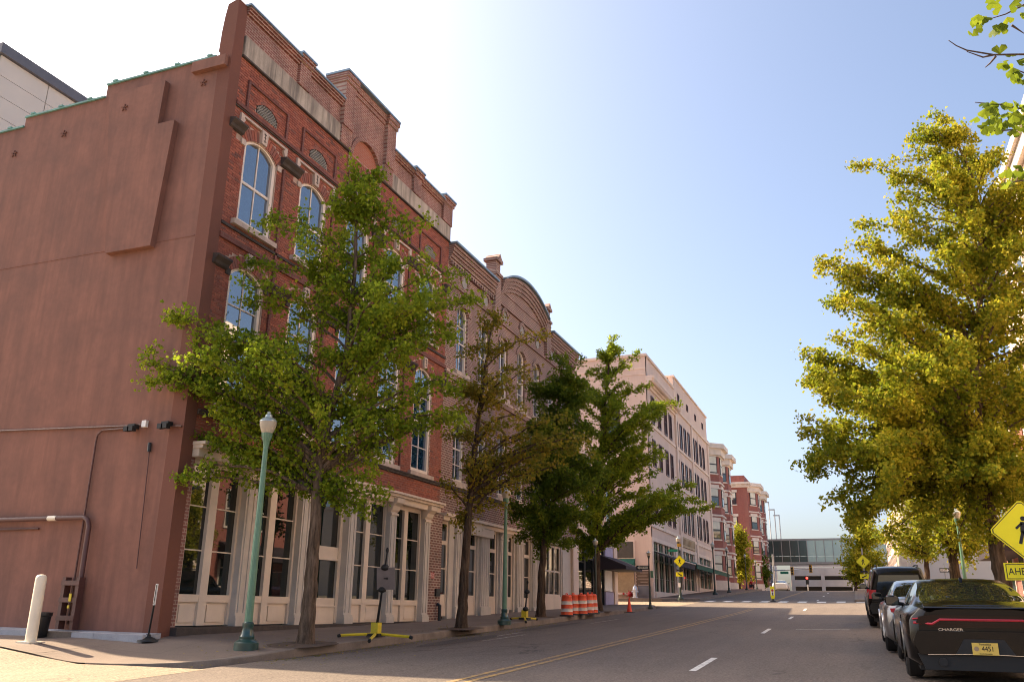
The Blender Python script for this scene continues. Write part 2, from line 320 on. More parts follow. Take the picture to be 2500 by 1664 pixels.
# ------------------------------------------------------------ mesh and object helpers
ORG = {}
class MB:
    def __init__(s): s.v = []; s.f = []
    def add(s, vs, fs):
        o = len(s.v); s.v.extend([tuple(map(float, q)) for q in vs]); s.f.extend([tuple(i+o for i in q) for q in fs]); return s
    def box(s, x0, x1, y0, y1, z0, z1):
        return s.add([(x0, y0, z0), (x1, y0, z0), (x1, y1, z0), (x0, y1, z0), (x0, y0, z1), (x1, y0, z1), (x1, y1, z1), (x0, y1, z1)],
                     [(0, 3, 2, 1), (4, 5, 6, 7), (0, 1, 5, 4), (1, 2, 6, 5), (2, 3, 7, 6), (3, 0, 4, 7)])
    def obox(s, c, ax, ay, az):        # oriented box: centre and three half-axis vectors
        c, ax, ay, az = map(lambda q: np.array(q, float), (c, ax, ay, az))
        vs = [c+i*ax+j*ay+k*az for k in (-1, 1) for i, j in ((-1, -1), (1, -1), (1, 1), (-1, 1))]
        return s.add(vs, [(0, 3, 2, 1), (4, 5, 6, 7), (0, 1, 5, 4), (1, 2, 6, 5), (2, 3, 7, 6), (3, 0, 4, 7)])
    def prism(s, pts, a, b, axis='y'):  # pts in the plane normal to axis
        if axis == 'y': f = lambda p, t: (p[0], t, p[1])
        elif axis == 'x': f = lambda p, t: (t, p[0], p[1])
        else: f = lambda p, t: (p[0], p[1], t)
        n = len(pts); vs = [f(p, a) for p in pts]+[f(p, b) for p in pts]
        return s.add(vs, [tuple(range(n)), tuple(range(2*n-1, n-1, -1))]+[(i, n+i, n+(i+1) % n, (i+1) % n) for i in range(n)])
    def quad(s, *p): return s.add(p, [tuple(range(len(p)))])
    def tube(s, pts, rad, n=8, cap=True):
        pts = [np.array(p, float) for p in pts]
        if not hasattr(rad, '__len__'): rad = [rad]*len(pts)
        vs = []; ref = None
        for i, p in enumerate(pts):
            t = pts[min(i+1, len(pts)-1)]-pts[max(i-1, 0)]; t /= (np.linalg.norm(t)+1e-9)
            if ref is None:
                ref = np.array([1., 0, 0]) if abs(t[0]) < .8 else np.array([0, 1., 0])
            a = ref - t*(ref@t); a /= np.linalg.norm(a)+1e-9; b = np.cross(t, a); ref = a
            for k in range(n):
                q = 2*math.pi*k/n; vs.append(p+rad[i]*(math.cos(q)*a+math.sin(q)*b))
        fs = [(i*n+k, i*n+(k+1) % n, (i+1)*n+(k+1) % n, (i+1)*n+k) for i in range(len(pts)-1) for k in range(n)]
        if cap: fs += [tuple(range(n-1, -1, -1)), tuple(range((len(pts)-1)*n, len(pts)*n))]
        return s.add(vs, fs)
    def lathe(s, prof, c=(0, 0, 0), n=20, flute=None):
        vs = []
        for r, z in prof:
            for k in range(n):
                q = 2*math.pi*k/n; rr = r*(1-(flute if flute and k % 2 else 0))
                vs.append((c[0]+rr*math.cos(q), c[1]+rr*math.sin(q), c[2]+z))
        m = len(prof)
        fs = [(i*n+k, i*n+(k+1) % n, (i+1)*n+(k+1) % n, (i+1)*n+k) for i in range(m-1) for k in range(n)]
        fs += [tuple(range(n-1, -1, -1)), tuple(range((m-1)*n, m*n))]
        return s.add(vs, fs)
    def build(s, name, m, parent=None, smooth=None, org=None, **k):
        if not s.v: return None
        off = ORG[parent.name] if parent is not None else (org if org is not None else (0, 0, 0))
        me = bpy.data.meshes.new(name)
        me.from_pydata((np.array(s.v)-np.array(off)).tolist(), [], s.f); me.validate(); me.update()
        me.materials.append(M[m] if isinstance(m, str) else m)
        if smooth:
            me.polygons.foreach_set('use_smooth', [True]*len(me.polygons))
            me.set_sharp_from_angle(angle=math.radians(smooth))
        o = bpy.data.objects.new(name, me); C.objects.link(o)
        if parent is not None: o.parent = parent
        else: o.location = off
        ORG[o.name] = tuple(off)
        for a, v in k.items(): o[a] = v
        return o
def mk(name, m, parent, fn, smooth=None, **k):
    b = MB(); fn(b); return b.build(name, m, parent, smooth, **k)
def bx(name, m, parent, *a, **k):
    b = MB(); b.box(*a); return b.build(name, m, parent, **k)
def thing(name, label, cat, loc=(0, 0, 0), rz=0, group=None, local=False):
    o = bpy.data.objects.new(name, None); C.objects.link(o); o.location = tuple(map(float, loc)); o.rotation_euler = (0, 0, rz)
    o.empty_display_size = .2; o['label'] = label; o['category'] = cat
    if group: o['group'] = group
    ORG[o.name] = (0, 0, 0) if local else tuple(map(float, loc)); return o
def tag(o, label, cat, group=None):
    o['label'] = label; o['category'] = cat
    if group: o['group'] = group
    return o
def struct(o): o['kind'] = 'structure'; return o
def kids(o): return [c for c in C.objects if c.parent == o]
def dup(root, loc, rz, label, group=None, scale=1):
    r = root.copy(); C.objects.link(r); r.location = tuple(map(float, loc)); r.rotation_euler = (0, 0, rz); r['label'] = label; r.scale = (scale,)*3
    if group: r['group'] = group
    for ch in root.children:
        c = ch.copy(); C.objects.link(c); c.parent = r
        for g in ch.children:
            d = g.copy(); C.objects.link(d); d.parent = c
    return r
def text_mesh(name, s, size, m, parent, origin, right, up, off=.003, align='CENTER', depth=.002, sx=1.0):
    cu = bpy.data.curves.new(name, 'FONT'); cu.body = s; cu.size = size; cu.align_x = align; cu.align_y = 'CENTER'; cu.extrude = depth
    t = bpy.data.objects.new(name, cu); C.objects.link(t)
    bpy.context.view_layer.update()
    me = bpy.data.meshes.new_from_object(t.evaluated_get(bpy.context.evaluated_depsgraph_get()))
    bpy.data.objects.remove(t); bpy.data.curves.remove(cu)
    R = np.array(right, float); U = np.array(up, float); N = np.cross(R, U); O = np.array(origin, float)
    off0 = ORG[parent.name]
    for v in me.vertices:
        p = O+R*v.co.x*sx+U*v.co.y+N*(v.co.z+off)-np.array(off0); v.co = p
    me.materials.clear(); me.materials.append(M[m] if isinstance(m, str) else m); me.name = name
    o = bpy.data.objects.new(name, me); C.objects.link(o); o.parent = parent; ORG[o.name] = off0; return o
def arch_pts(cx, hw, zs, rise, n=10):
    if rise >= hw*.99:
        return [(cx-hw*math.cos(math.pi*i/n), zs+rise*math.sin(math.pi*i/n)) for i in range(n+1)]
    R = (hw*hw+rise*rise)/(2*rise); zc = zs+rise-R; a = math.asin(hw/R)
    return [(cx+R*math.sin(-a+2*a*i/n), zc+R*math.cos(-a+2*a*i/n)) for i in range(n+1)]
def arch_z(x, cx, hw, zs, rise):
    R = (hw*hw+rise*rise)/(2*rise); d = R*R-(x-cx)**2
    return zs+rise-R+math.sqrt(max(0, d))
def wall_bay(b, x0, x1, z0, z1, cx, hw, zb, zs, rise, y, dep):
    q = lambda a, c, d, e: b.quad((a, y, c), (d, y, c), (d, y, e), (a, y, e))
    q(x0, z0, cx-hw, z1); q(cx+hw, z0, x1, z1); q(cx-hw, z0, cx+hw, zb)
    A = arch_pts(cx, hw, zs, rise)
    for (xa, za), (xb, zb2) in zip(A, A[1:]):
        b.quad((xa, y, za), (xb, y, zb2), (xb, y, z1), (xa, y, z1))
        b.quad((xa, y, za), (xa, y+dep, za), (xb, y+dep, zb2), (xb, y, zb2))
    l, r = cx-hw, cx+hw
    b.quad((l, y, zb), (l, y+dep, zb), (l, y+dep, zs), (l, y, zs)); b.quad((r, y, zs), (r, y+dep, zs), (r, y+dep, zb), (r, y, zb))
    b.quad((l, y, zb), (r, y, zb), (r, y+dep, zb), (l, y+dep, zb))
def arched_window(parent, cx, hw, zb, zs, rise, y, rails, fm, gm, fw=.09, dep=.09, mun=.028, cols=2, thick=()):
    """frame y..y+dep, panes set back behind it"""
    b = MB(); A = arch_pts(cx, hw, zs, rise, 12)
    hi = hw-fw; Ai = arch_pts(cx, hi, zs, max(.02, rise-fw*.35) if rise < hw*.9 else hi, 12)
    outer = [(cx-hw, zb)]+A+[(cx+hw, zb)]; inner = [(cx-hi, zb+fw)]+Ai+[(cx+hi, zb+fw)]
    n = len(outer)
    for i in range(n):
        j = (i+1) % n; o0, o1, i0, i1 = outer[i], outer[j], inner[i], inner[j]
        b.quad((o0[0], y, o0[1]), (o1[0], y, o1[1]), (i1[0], y, i1[1]), (i0[0], y, i0[1]))
        b.quad((i0[0], y, i0[1]), (i1[0], y, i1[1]), (i1[0], y+dep, i1[1]), (i0[0], y+dep, i0[1]))
        b.quad((o0[0], y, o0[1]), (o0[0], y+dep, o0[1]), (o1[0], y+dep, o1[1]), (o1[0], y, o1[1]))
    ri = (max(.02, rise-fw*.35) if rise < hw*.9 else hi)
    ym = y+dep*.55
    xs = [cx-hi+2*hi*i/cols for i in range(cols+1)]
    for x in xs[1:-1]: b.box(x-mun/2, x+mun/2, ym, ym+.03, zb+fw, (arch_z(x, cx, hi, zs, ri) if ri < hi*.95 else zs+math.sqrt(max(0, hi*hi-(x-cx)**2))))
    for z in rails:
        t = mun*2.0 if z in thick else mun
        b.box(cx-hi, cx+hi, ym-.006, ym+.034, z-t/2, z+t/2)
    w = b.build('window', fm, parent)
    zz = [zb+fw]+list(rails)
    for i in range(cols):
        for k, za in enumerate(zz):
            g = MB(); gy = y+dep*.8
            if k+1 < len(zz): pts = [(xs[i], za), (xs[i+1], za), (xs[i+1], zz[k+1]), (xs[i], zz[k+1])]
            else:
                top = [p for p in Ai if xs[i]-1e-4 <= p[0] <= xs[i+1]+1e-4]
                zf = lambda x: arch_z(x, cx, hi, zs, ri) if ri < hi*.95 else zs+math.sqrt(max(0, hi*hi-(x-cx)**2))
                if abs(top[0][0]-xs[i]) > 1e-3: top = [(xs[i], zf(xs[i]))]+top
                if abs(top[-1][0]-xs[i+1]) > 1e-3: top = top+[(xs[i+1], zf(xs[i+1]))]
                pts = [(xs[i], za), (xs[i+1], za)]+top[::-1]
            g.prism(pts, gy, gy+.012); g.build('pane', gm, w)
    return w
def flat_window(parent, x0, x1, z0, z1, y, fm, gm, rails=(), cols=1, fw=.07, dep=.08, mun=.03, name='window', back=None):
    b = MB()
    b.box(x0, x0+fw, y, y+dep, z0, z1); b.box(x1-fw, x1, y, y+dep, z0, z1); b.box(x0+fw, x1-fw, y, y+dep, z0, z0+fw); b.box(x0+fw, x1-fw, y, y+dep, z1-fw, z1)
    xs = [x0+fw+(x1-x0-2*fw)*i/cols for i in range(cols+1)]
    for x in xs[1:-1]: b.box(x-mun/2, x+mun/2, y+.02, y+dep-.01, z0+fw, z1-fw)
    for z in rails: b.box(x0+fw, x1-fw, y+.024, y+dep-.014, z-mun/2, z+mun/2)
    w = b.build(name, fm, parent)
    zz = [z0+fw]+list(rails)+[z1-fw]
    for i in range(cols):
        for za, zc in zip(zz, zz[1:]): bx('pane', gm, w, xs[i], xs[i+1], y+dep*.7, y+dep*.7+.012, za, zc)
    return w
# ------------------------------------------------------------ ground, road, pavements
def grid_mesh(xs, rows, zf, name, m, org=(0, 0, 0)):
    """rows(x) -> list of y values, same length for each x"""
    b = MB(); n = None
    for x in xs:
        ys = rows(x); n = len(ys); b.v.extend([(x, y, zf(x, y)) for y in ys])
    for i in range(len(xs)-1):
        for j in range(n-1): b.f.append((i*n+j, (i+1)*n+j, (i+1)*n+j+1, i*n+j+1))
    o = b.build(name, m, None, 60); return struct(o)
gx = sorted(set([-900, -500, -300, -200, -120, -80, -50, -30]+list(range(-20, 240, 5))+[260, 320, 400, 500, 700, 1200, 2500]))
gy = [-2500, -900, -400, -150, -60, -30, -12, -6, 0, 6, 12, 20, 40, 80, 160, 400, 900, 2500]
grid_mesh(gx, lambda x: gy, lambda x, y: zr(max(-290, min(590, x)))-.12, 'ground', 'ground')
xs = [-60, -40, -25, -15, -10, -6, -3]+[i*1.0 for i in range(0, 131)]+[140, 150, 165, 180, 200, 230]
grid_mesh(xs, lambda x: list(np.linspace(RKY-.1, KY+.1, 14)), road_z, 'road', 'asphalt')
# side streets
grid_mesh([-6, -3, 0, 3, 6, 9, 11, 12, 12.3], lambda x: [KY-.05, 11, 12, 13, 14, 15, 17, 20, 26, 40, 70, 120], lambda x, y: zr(x)-.006+.24*sstep(12.8, 15.4, y)*sstep(9, 12.3, x), 'side_street', 'asphalt2')
grid_mesh([50, 51, 52, 53, 55, 57, 59, 60, 61], lambda x: [KY-.4, 11, 12, 13.5, 16, 20, 30, 60, 120], lambda x, y: zr(x)-.004, 'side_street', 'asphalt2')
grid_mesh([50, 53, 56, 59, 61], lambda x: [-120, -40, -15, -7, RKY+.1], lambda x, y: zr(x)+.1, 'side_street', 'asphalt2')
grid_mesh([106, 110, 115, 120, 126], lambda x: [KY, 13, 20, 40, 90], lambda x, y: zr(x)+.006, 'side_street', 'asphalt2')
# left pavement with a rounded corner
def yk(x):
    if x >= 14.8: 
        if x > 47.6: return KY+2.6*(1-math.sqrt(max(0, 1-((x-47.6)/2.8)**2)))
        return KY
    return KY+2.5*(1-math.sqrt(max(0, 1-((14.8-x)/2.6)**2)))
wx = [12.2, 12.25, 12.35, 12.5, 12.7, 12.95, 13.2, 13.5, 13.8, 14.1, 14.4, 14.6]+[14.9+.5*i for i in range(66)]+[47.6, 48.2, 48.8, 49.3, 49.7, 50.0, 50.2, 50.36, 50.4]
wx = sorted(set(wx))
def lrows(x):
    a = yk(x)+.16; return [a+(FY+.6-a)*t for t in np.linspace(0, 1, 12)]
grid_mesh(wx, lrows, lambda x, y: side_z(x, y)+.004, 'pavement', 'walk')
grid_mesh([12.2, 12.8, 13.4, 14.0, 14.6, 15.2], lambda x: [FY+.6, 15, 16, 17, 18, 20, 24, 30, 40, 60], lambda x, y: side_z(x, y)+.004, 'pavement', 'walk')
b = MB(); n = 0
for x in wx:       # kerb stones: outer foot, outer top, inner top
    y = yk(x); h = side_z(x, y+.16)+.006
    b.v += [(x, y-.0, road_z(x, KY)-.1), (x, y+.015, h-.02), (x, y+.04, h), (x, y+.17, h)]
for i in range(len(wx)-1):
    for j in range(3): b.f.append((i*4+j, (i+1)*4+j, (i+1)*4+j+1, i*4+j+1))
struct(b.build('kerb', 'kerb', None, 40))
# far left pavement beyond the side street, and right pavement
def far_l(x0, x1, nm, m):
    xs = [x0+(x1-x0)*i/20 for i in range(21)]
    def ky(x): return KY+2.2*(1-math.sqrt(max(0, 1-(max(0, x0+2.2-x)/2.2)**2)))
    grid_mesh(xs, lambda x: [ky(x)+.15+(FY+1-ky(x))*t for t in np.linspace(0, 1, 6)], lambda x, y: zr(x)+.15+(y-KY)*.012, nm, m)
    k = MB()
    for x in xs: k.v += [(x, ky(x), zr(x)-.1), (x, ky(x)+.03, zr(x)+.155), (x, ky(x)+.17, zr(x)+.155)]
    for i in range(20):
        for j in range(2): k.f.append((i*3+j, (i+1)*3+j, (i+1)*3+j+1, i*3+j+1))
    k.quad((x0, KY+2.2, zr(x0)-.2), (x0, 45, zr(x0)-.2), (x0, 45, zr(x0)+.19), (x0, KY+2.2, zr(x0)+.17))
    struct(k.build('kerb', 'kerb', None, 40))
far_l(60.3, 106, 'pavement', 'walk_far'); far_l(126, 220, 'pavement', 'walk_far')
for a, c, kq in ((-30, 50, RKY), (61.5, 220, .3)):
    xs = np.linspace(a, c, 40)
    grid_mesh(list(xs), lambda x: [RFY-1, -6, -5, -4, -3.3, kq-.15], rside_z, 'pavement', 'walk')
    k = MB()
    for x in xs: k.v += [(x, kq-.17, rside_z(x, kq)+.006), (x, kq-.03, rside_z(x, kq)+.006), (x, kq, zr(x)-.05)]
    for i in range(39):
        for j in range(2): k.f.append((i*3+j, (i+1)*3+j, (i+1)*3+j+1, i*3+j+1))
    for xe in (a, c): k.quad((xe, RFY-1, zr(xe)-.2), (xe, kq, zr(xe)-.2), (xe, kq-.03, rside_z(xe, kq)+.006), (xe, RFY-1, rside_z(xe, RFY-1)))
    struct(k.build('kerb', 'kerb', None, 40))
# painted lines (sheets 4 mm above the road)
def stripe(name, m, pts, wdt, lift=.005, seg=1.0):
    (x0, y0), (x1, y1) = pts; L = math.hypot(x1-x0, y1-y0); n = max(1, int(L/seg)); nx, ny = -(y1-y0)/L*wdt/2, (x1-x0)/L*wdt/2
    b = MB()
    for i in range(n+1):
        t = i/n; x = x0+(x1-x0)*t; y = y0+(y1-y0)*t
        for s in (-1, 1): b.v.append((x+s*nx, y+s*ny, road_z(x+s*nx, y+s*ny)+lift))
    for i in range(n): b.f.append((2*i, 2*i+2, 2*i+3, 2*i+1))
    return struct(b.build(name, m, None))
stripe('yellow_line', 'yel', ((10, 5.68), (48.5, 5.45)), .11); stripe('yellow_line', 'yel', ((10, 5.44), (48.5, 5.23)), .11)
for cx in (16.35, 27.9, 38.5, 49.0): stripe('lane_dash', 'wht', ((cx-1.35, 2.66), (cx+1.35, 2.70)), .12)
for cx in (66, 78, 90): stripe('lane_dash', 'wht', ((cx-1.3, 2.7), (cx+1.3, 2.7)), .12)
stripe('parking_mark', 'wht', ((28.85, 1.9), (28.85, .35)), .1, .006); stripe('yellow_line', 'yel', ((63.5, 5.4), (104, 5.3)), .22)
stripe('parking_mark', 'wht2', ((20.4, 8.75), (23.4, 8.7)), .1); stripe('parking_mark', 'wht2', ((21.8, 9.2), (24.4, 9.2)), .12); stripe('parking_mark', 'wht2', ((30.5, 8.9), (34.5, 8.9)), .1)
for i in range(10): stripe('crosswalk_bar', 'wht', ((60.6, 9.5-1.2*i), (63.0, 9.5-1.2*i)), .55, .006, .4)
def patch(name, m, fn, pts, lift):
    b = MB(); b.quad(*[(x, y, fn(x, y)+lift) for x, y in pts]); return struct(b.build(name, m))
def blob(cx, cy, rx, ry, n=14):
    r = random.Random(int(cx*100)); return [(cx+rx*math.cos(2*math.pi*i/n)*(.8+.4*r.random()), cy+ry*math.sin(2*math.pi*i/n)*(.8+.4*r.random())) for i in range(n)]
patch('tar_patch', 'patch', road_z, blob(20.5, 9.3, 2.2, .35), .007); patch('tar_patch', 'patch', road_z, blob(28, 9.5, 3.0, .3), .007)
def pit(px, py):
    p = gpix(px, py, side_z); b = MB(); r = random.Random(int(px)); N = 22
    b.v.append((p[0], p[1], side_z(p[0], p[1])+.03))
    for i in range(N):
        a = 2*math.pi*i/N; q = (abs(math.cos(a))**4+abs(math.sin(a))**4)**-.25*(.9+.2*r.random())
        x, y = p[0]+.85*q*math.cos(a), p[1]+.5*q*math.sin(a); b.v.append((x, y, side_z(x, y)+.009))
    for i in range(N): b.f.append((0, 1+i, 1+(i+1) % N))
    struct(b.build('tree_pit', 'soil')); return p
TP1 = pit(745, 1572); TP2 = pit(1126, 1534); TP3 = pit(1320, 1506); TP4 = pit(1462, 1492)
# ------------------------------------------------------------ red brick corner building
X0, X1 = 14.9, 27.45
B1 = thing('brick_building', 'three storey red brick corner building with brown stucco side wall and tall parapet', 'building', (14.55, FY, .72))
WC = [16.10+2.43*i for i in range(5)]
HW = .67
def bay_edges(i):
    a = X0 if i == 0 else (WC[i-1]+WC[i])/2; c = X1 if i == 4 else (WC[i]+WC[i+1])/2
    return a, c
YB = FY+.012          # mortar plane, bricks stand proud of it
wb = MB()
for i, cx in enumerate(WC):
    a, c = bay_edges(i)
    wall_bay(wb, a, c, 4.85, 9.85, cx, HW, 5.72, 9.12, .27, YB, .34)
    wall_bay(wb, a, c, 9.85, 14.95, cx, HW, 10.47, 12.66, .27, YB, .34)
wb.quad((X0, YB, 4.85), (X1, YB, 4.85), (X1, YB+.4, 4.85), (X0, YB+.4, 4.85))
fw = wb.build('front_wall', 'mortar', B1)
# bricks: real pieces on the mortar bed
PITCH_Z, PITCH_X, BZ, BL = .0745, .222, .0625, .21
def blocked(x, z):
    for cx in WC:
        for zb, zs, zk in ((5.62, 9.12, 9.72), (10.37, 12.66, 13.26)):
            if abs(x-cx) < HW+.01 and zb < z < zs: return True
            if zs-.02 <= z < zk:
                if ((x-cx)/(HW+.36))**2+((z-zs)/(zk-zs))**2 < 1: return True
        if 13.66 < z < 14.36 and abs(x-cx-.05) < .82 and False: return True
        if z > 13.7 and abs(x-cx-.05) < .46 and z < arch_z(x, cx+.05, .47, 13.92, .2)+.02: return True
    return False
def intervals(z):
    step = .02; out = []; st = None; x = X0
    while x <= X1+1e-6:
        bl = blocked(x, z)
        if not bl and st is None: st = x
        if (bl or x+step > X1) and st is not None:
            if x-st > .05: out.append((st, x)); 
            st = None
        x += step
    return out
full = []; stuffb = MB(); row = 0; z = 4.87
while z+BZ < 14.94:
    zc = z+BZ/2; prou = 0
    for cx in WC: pass
    for a, c in intervals(zc):
        x = X0+(-.111 if row % 2 else 0)
        while x < c:
            l, r = max(x, a), min(x+BL, c)
            if r-l > .035:
                # recessed panel above each upper window, soldier course proud
                rec = 0.0
                for cx in WC:
                    if 13.66 < zc < 14.36 and l > cx-.80 and r < cx+.92: rec = .0
                y = FY-.002+rnd.uniform(-.0025, .0025)
                if abs(r-l-BL) < 1e-6 and zc < 6.4: full.append((l, y, z))
                else: stuffb.box(l, r, y, YB+.01, z, z+BZ)
            x += PITCH_X
    z += PITCH_Z; row += 1
full.sort(key=lambda q: (q[0])**2+(q[1])**2+(q[2]-CAMZ)**2)
t = MB(); t.box(0, BL, 0, YB+.01-FY+.002, 0, BZ); bo = t.build('brick', 'brick', None); bme = bo.data; bpy.data.objects.remove(bo)
o0 = np.array(ORG[B1.name])
for (x, y, zz) in full[:300]:
    o = bpy.data.objects.new('brick', bme); C.objects.link(o); o.parent = fw; o.location = tuple(np.array((x, y, zz))-o0)
for (x, y, zz) in full[300:]: stuffb.box(x, x+BL, y, YB+.01, zz, zz+BZ)
stuffb.build('brickwork', 'brick', B1, kind='stuff')
# brick arches, keystones and stone hoods over the windows
for i, cx in enumerate(WC):
    for zs, topfloor in ((9.12, False), (12.66, True)):
        hb = {-1: MB(), 1: MB()}; hw0 = HW; rise = .27; R = (hw0*hw0+rise*rise)/(2*rise); zc = zs+rise-R; a0 = math.asin(hw0/R)+.02
        n = 17
        for k in range(n):
            a = -a0+2*a0*(k+.5)/n; da = a0/n*.86
            r0, r1 = R+.015, R+.31
            P = [(cx+r*math.sin(q), zc+r*math.cos(q)) for r, q in ((r0, a-da), (r0, a+da), (r1, a+da), (r1, a-da))]
            if abs(cx+R*math.sin(a)-cx) < .1: continue
            hb[-1 if a < 0 else 1].prism(P, FY-.012-.004*(k % 2), YB+.02)
        for q_ in hb.values(): q_.build('brick_arch', 'brick', B1)
        k = MB(); zt = zs+rise
        k.prism([(cx-.10, zt+.02), (cx+.10, zt+.02), (cx+.135, zt+.42), (cx-.135, zt+.42)], FY-.07, YB)
        ks = k.build('keystone', 'stone', B1)
        c2 = MB()
        for dz, hwid in ((.12, .05), (.22, .035), (.32, .05)): c2.box(cx-hwid, cx+hwid, FY-.076, FY-.069, zt+dz-.012, zt+dz+.012)
        c2.box(cx-.012, cx+.012, FY-.0755, FY-.069, zt+.08, zt+.36); c2.build('carving', 'dstone', ks)
        if topfloor:
            for s in (-1, 1):
                h = MB(); h.box(min(cx+s*.86, cx+s*.135), max(cx+s*.86, cx+s*.135), FY-.06, YB, zt+.37, zt+.43)
                P = [(cx+s*.98, zt+.43), (cx+s*.86, zt+.43), (cx+s*.86, zt+.34), (cx+s*.80, zt+.30), (cx+s*.86, zt+.2), (cx+s*.9, zt+.08), (cx+s*.98, zt+.06)]
                h.prism(P if s < 0 else P[::-1], FY-.065, YB)
                h.build('stone_hood', 'stone', B1)
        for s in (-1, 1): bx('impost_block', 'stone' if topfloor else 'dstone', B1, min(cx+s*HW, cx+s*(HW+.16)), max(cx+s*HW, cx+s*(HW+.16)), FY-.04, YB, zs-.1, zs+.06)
# windows
for i, cx in enumerate(WC):
    arched_window(B1, cx, HW, 10.50, 12.66, .27, FY+.04, (11.66,), 'whitewood', 'glass_sky', fw=.115, dep=.09, mun=.035, thick=(11.66,))
    arched_window(B1, cx, HW, 5.75, 9.12, .27, FY+.04, (6.62, 7.5, 8.38), 'whitewood', 'glass_sky', fw=.115, dep=.09, mun=.03, thick=(7.5,))
    for zsill in (10.44, 5.69):
        s = MB(); s.box(cx-.85, cx+.85, FY-.12, FY+.12, zsill-.10, zsill+.03); s.build('sill', 'stone', B1)
    # square-headed panel with a lattice lunette above the top window
    px = cx+.05
    p = MB()
    for (a, c, d, e) in ((px-.88, px+.88, 14.36, 14.42), (px-.88, px-.80, 13.60, 14.36), (px+.80, px+.88, 13.60, 14.36)): p.box(a, c, FY-.055, YB, d, e)
    p.build('panel_moulding', 'mbrick', B1)
    A = arch_pts(px, .44, 13.92, .19, 10)
    l = MB(); l.prism([(px-.44, 13.72), (px+.44, 13.72)]+A[::-1], FY+.004, FY+.011)
    lu = l.build('lunette', 'interior', B1)
    g = MB()
    for k in range(15):
        x = px-.62+.088*k
        for s in (-1, 1):
            pts = [(x+s*.001, 13.72)]
            x2 = x+s*.36
            # diagonal lattice bars clipped to the lunette
            seg = []
            for q in range(13):
                u = q/12; xx = x+(x2-x)*u; zz = 13.72+.39*u
                if abs(xx-px) < .43 and zz < arch_z(xx, px, .44, 13.92, .19)-.01: seg.append((xx, FY-.004, zz))
            if len(seg) > 1: g.tube([seg[0], seg[-1]], .013, 4)
    g.build('lattice', 'lattice', lu)
    ar = MB(); O = arch_pts(px, .52, 13.92, .27, 10)
    for (p0, p1, q0, q1) in zip(A, A[1:], O, O[1:]): ar.prism([p0, p1, q1, q0], FY-.02, YB)
    ar.build('lunette_arch', 'brick', lu)
# pilaster caps (dark stone brackets) between windows, downspout grooves
edges = [15.02]+[(WC[i]+WC[i+1])/2 for i in range(4)]+[X1-.22]
for k, ex in enumerate(edges):
    for zc in (12.98, 9.30):
        w2 = .42 if 0 < k < 5 else .26
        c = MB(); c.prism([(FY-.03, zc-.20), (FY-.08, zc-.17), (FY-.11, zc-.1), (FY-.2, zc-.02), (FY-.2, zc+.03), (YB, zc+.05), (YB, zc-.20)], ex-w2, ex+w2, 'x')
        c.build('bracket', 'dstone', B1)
    if k > 0:
        c = MB(); c.box(ex-.30, ex-.22, FY-.05, YB, 5.72, 12.72) if k < 5 else None
        if c.v: c.build('corner_strip', 'mbrick', B1)
# string courses
for z0, z1, pr, m in ((13.50, 13.60, .07, 'mbrick'), (13.46, 13.50, .04, 'dstone'), (9.84, 9.98, .06, 'mbrick'), (10.20, 10.27, .05, 'dstone'), (5.48, 5.55, .08, 'dstone'), (5.55, 5.60, .11, 'dstone')):
    bx('string_course', m, B1, X0+.002, X1-.002, FY-pr, YB, z0, z1)
# stone band
for a, c in ((X0+.05, 20.12), (22.12, X1-.02)):
    k = MB(); n = max(2, round((c-a)/1.3))
    for q in range(n): k.box(a+(c-a)*q/n+.002, a+(c-a)*(q+1)/n-.002, FY-.05-.002*(q % 2), YB+.2, 14.95, 15.55)
    k.build('stone_band', 'band', B1)
bx('band_ledge', 'dstone', B1, X0+.01, 20.12, FY-.08, YB, 14.90, 14.948); bx('band_ledge', 'dstone', B1, 22.12, X1-.01, FY-.08, YB, 14.90, 14.948)
# parapet
for a, c, zt, cps in ((X0, 19.55, 16.40, ((X0-.05, 17.22), (17.78, 19.5))), (22.66, X1, 16.36, ((22.70, 24.22), (24.82, 26.66)))):
    par = bx('parapet', 'pbrick', B1, a, c, FY, FY+.4, 15.551, zt)
    cb = MB(); z = zt-.2; cb.box(a+.01, c-.01, FY-.06, FY, z, z+.07); cb.box(a+.01, c-.01, FY-.10, FY, z+.07, z+.14); cb.box(a+.01, c-.01, FY-.14, FY, z+.14, z+.198); cb.build('corbel', 'pbrick', par)
    for l, r in cps: bx('coping', 'coping', par, l, r, FY-.18, FY+.45, zt, zt+.06)
for a, c, z in ((17.24, 17.76, 16.5), (24.24, 24.80, 16.46), (26.68, X1+.02, 16.55)):
    pp = MB(); pp.box(a, c, FY-.09, FY+.42, 15.56, z-.2); pp.box(a-.04, c+.04, FY-.15, FY+.44, z-.2, z-.08); pp.box(a-.07, c+.07, FY-.19, FY+.46, z-.08, z)
    q = pp.build('parapet_pier', 'pbrick', B1); bx('coping', 'coping', q, a-.09, c+.09, FY-.22, FY+.48, z, z+.07)
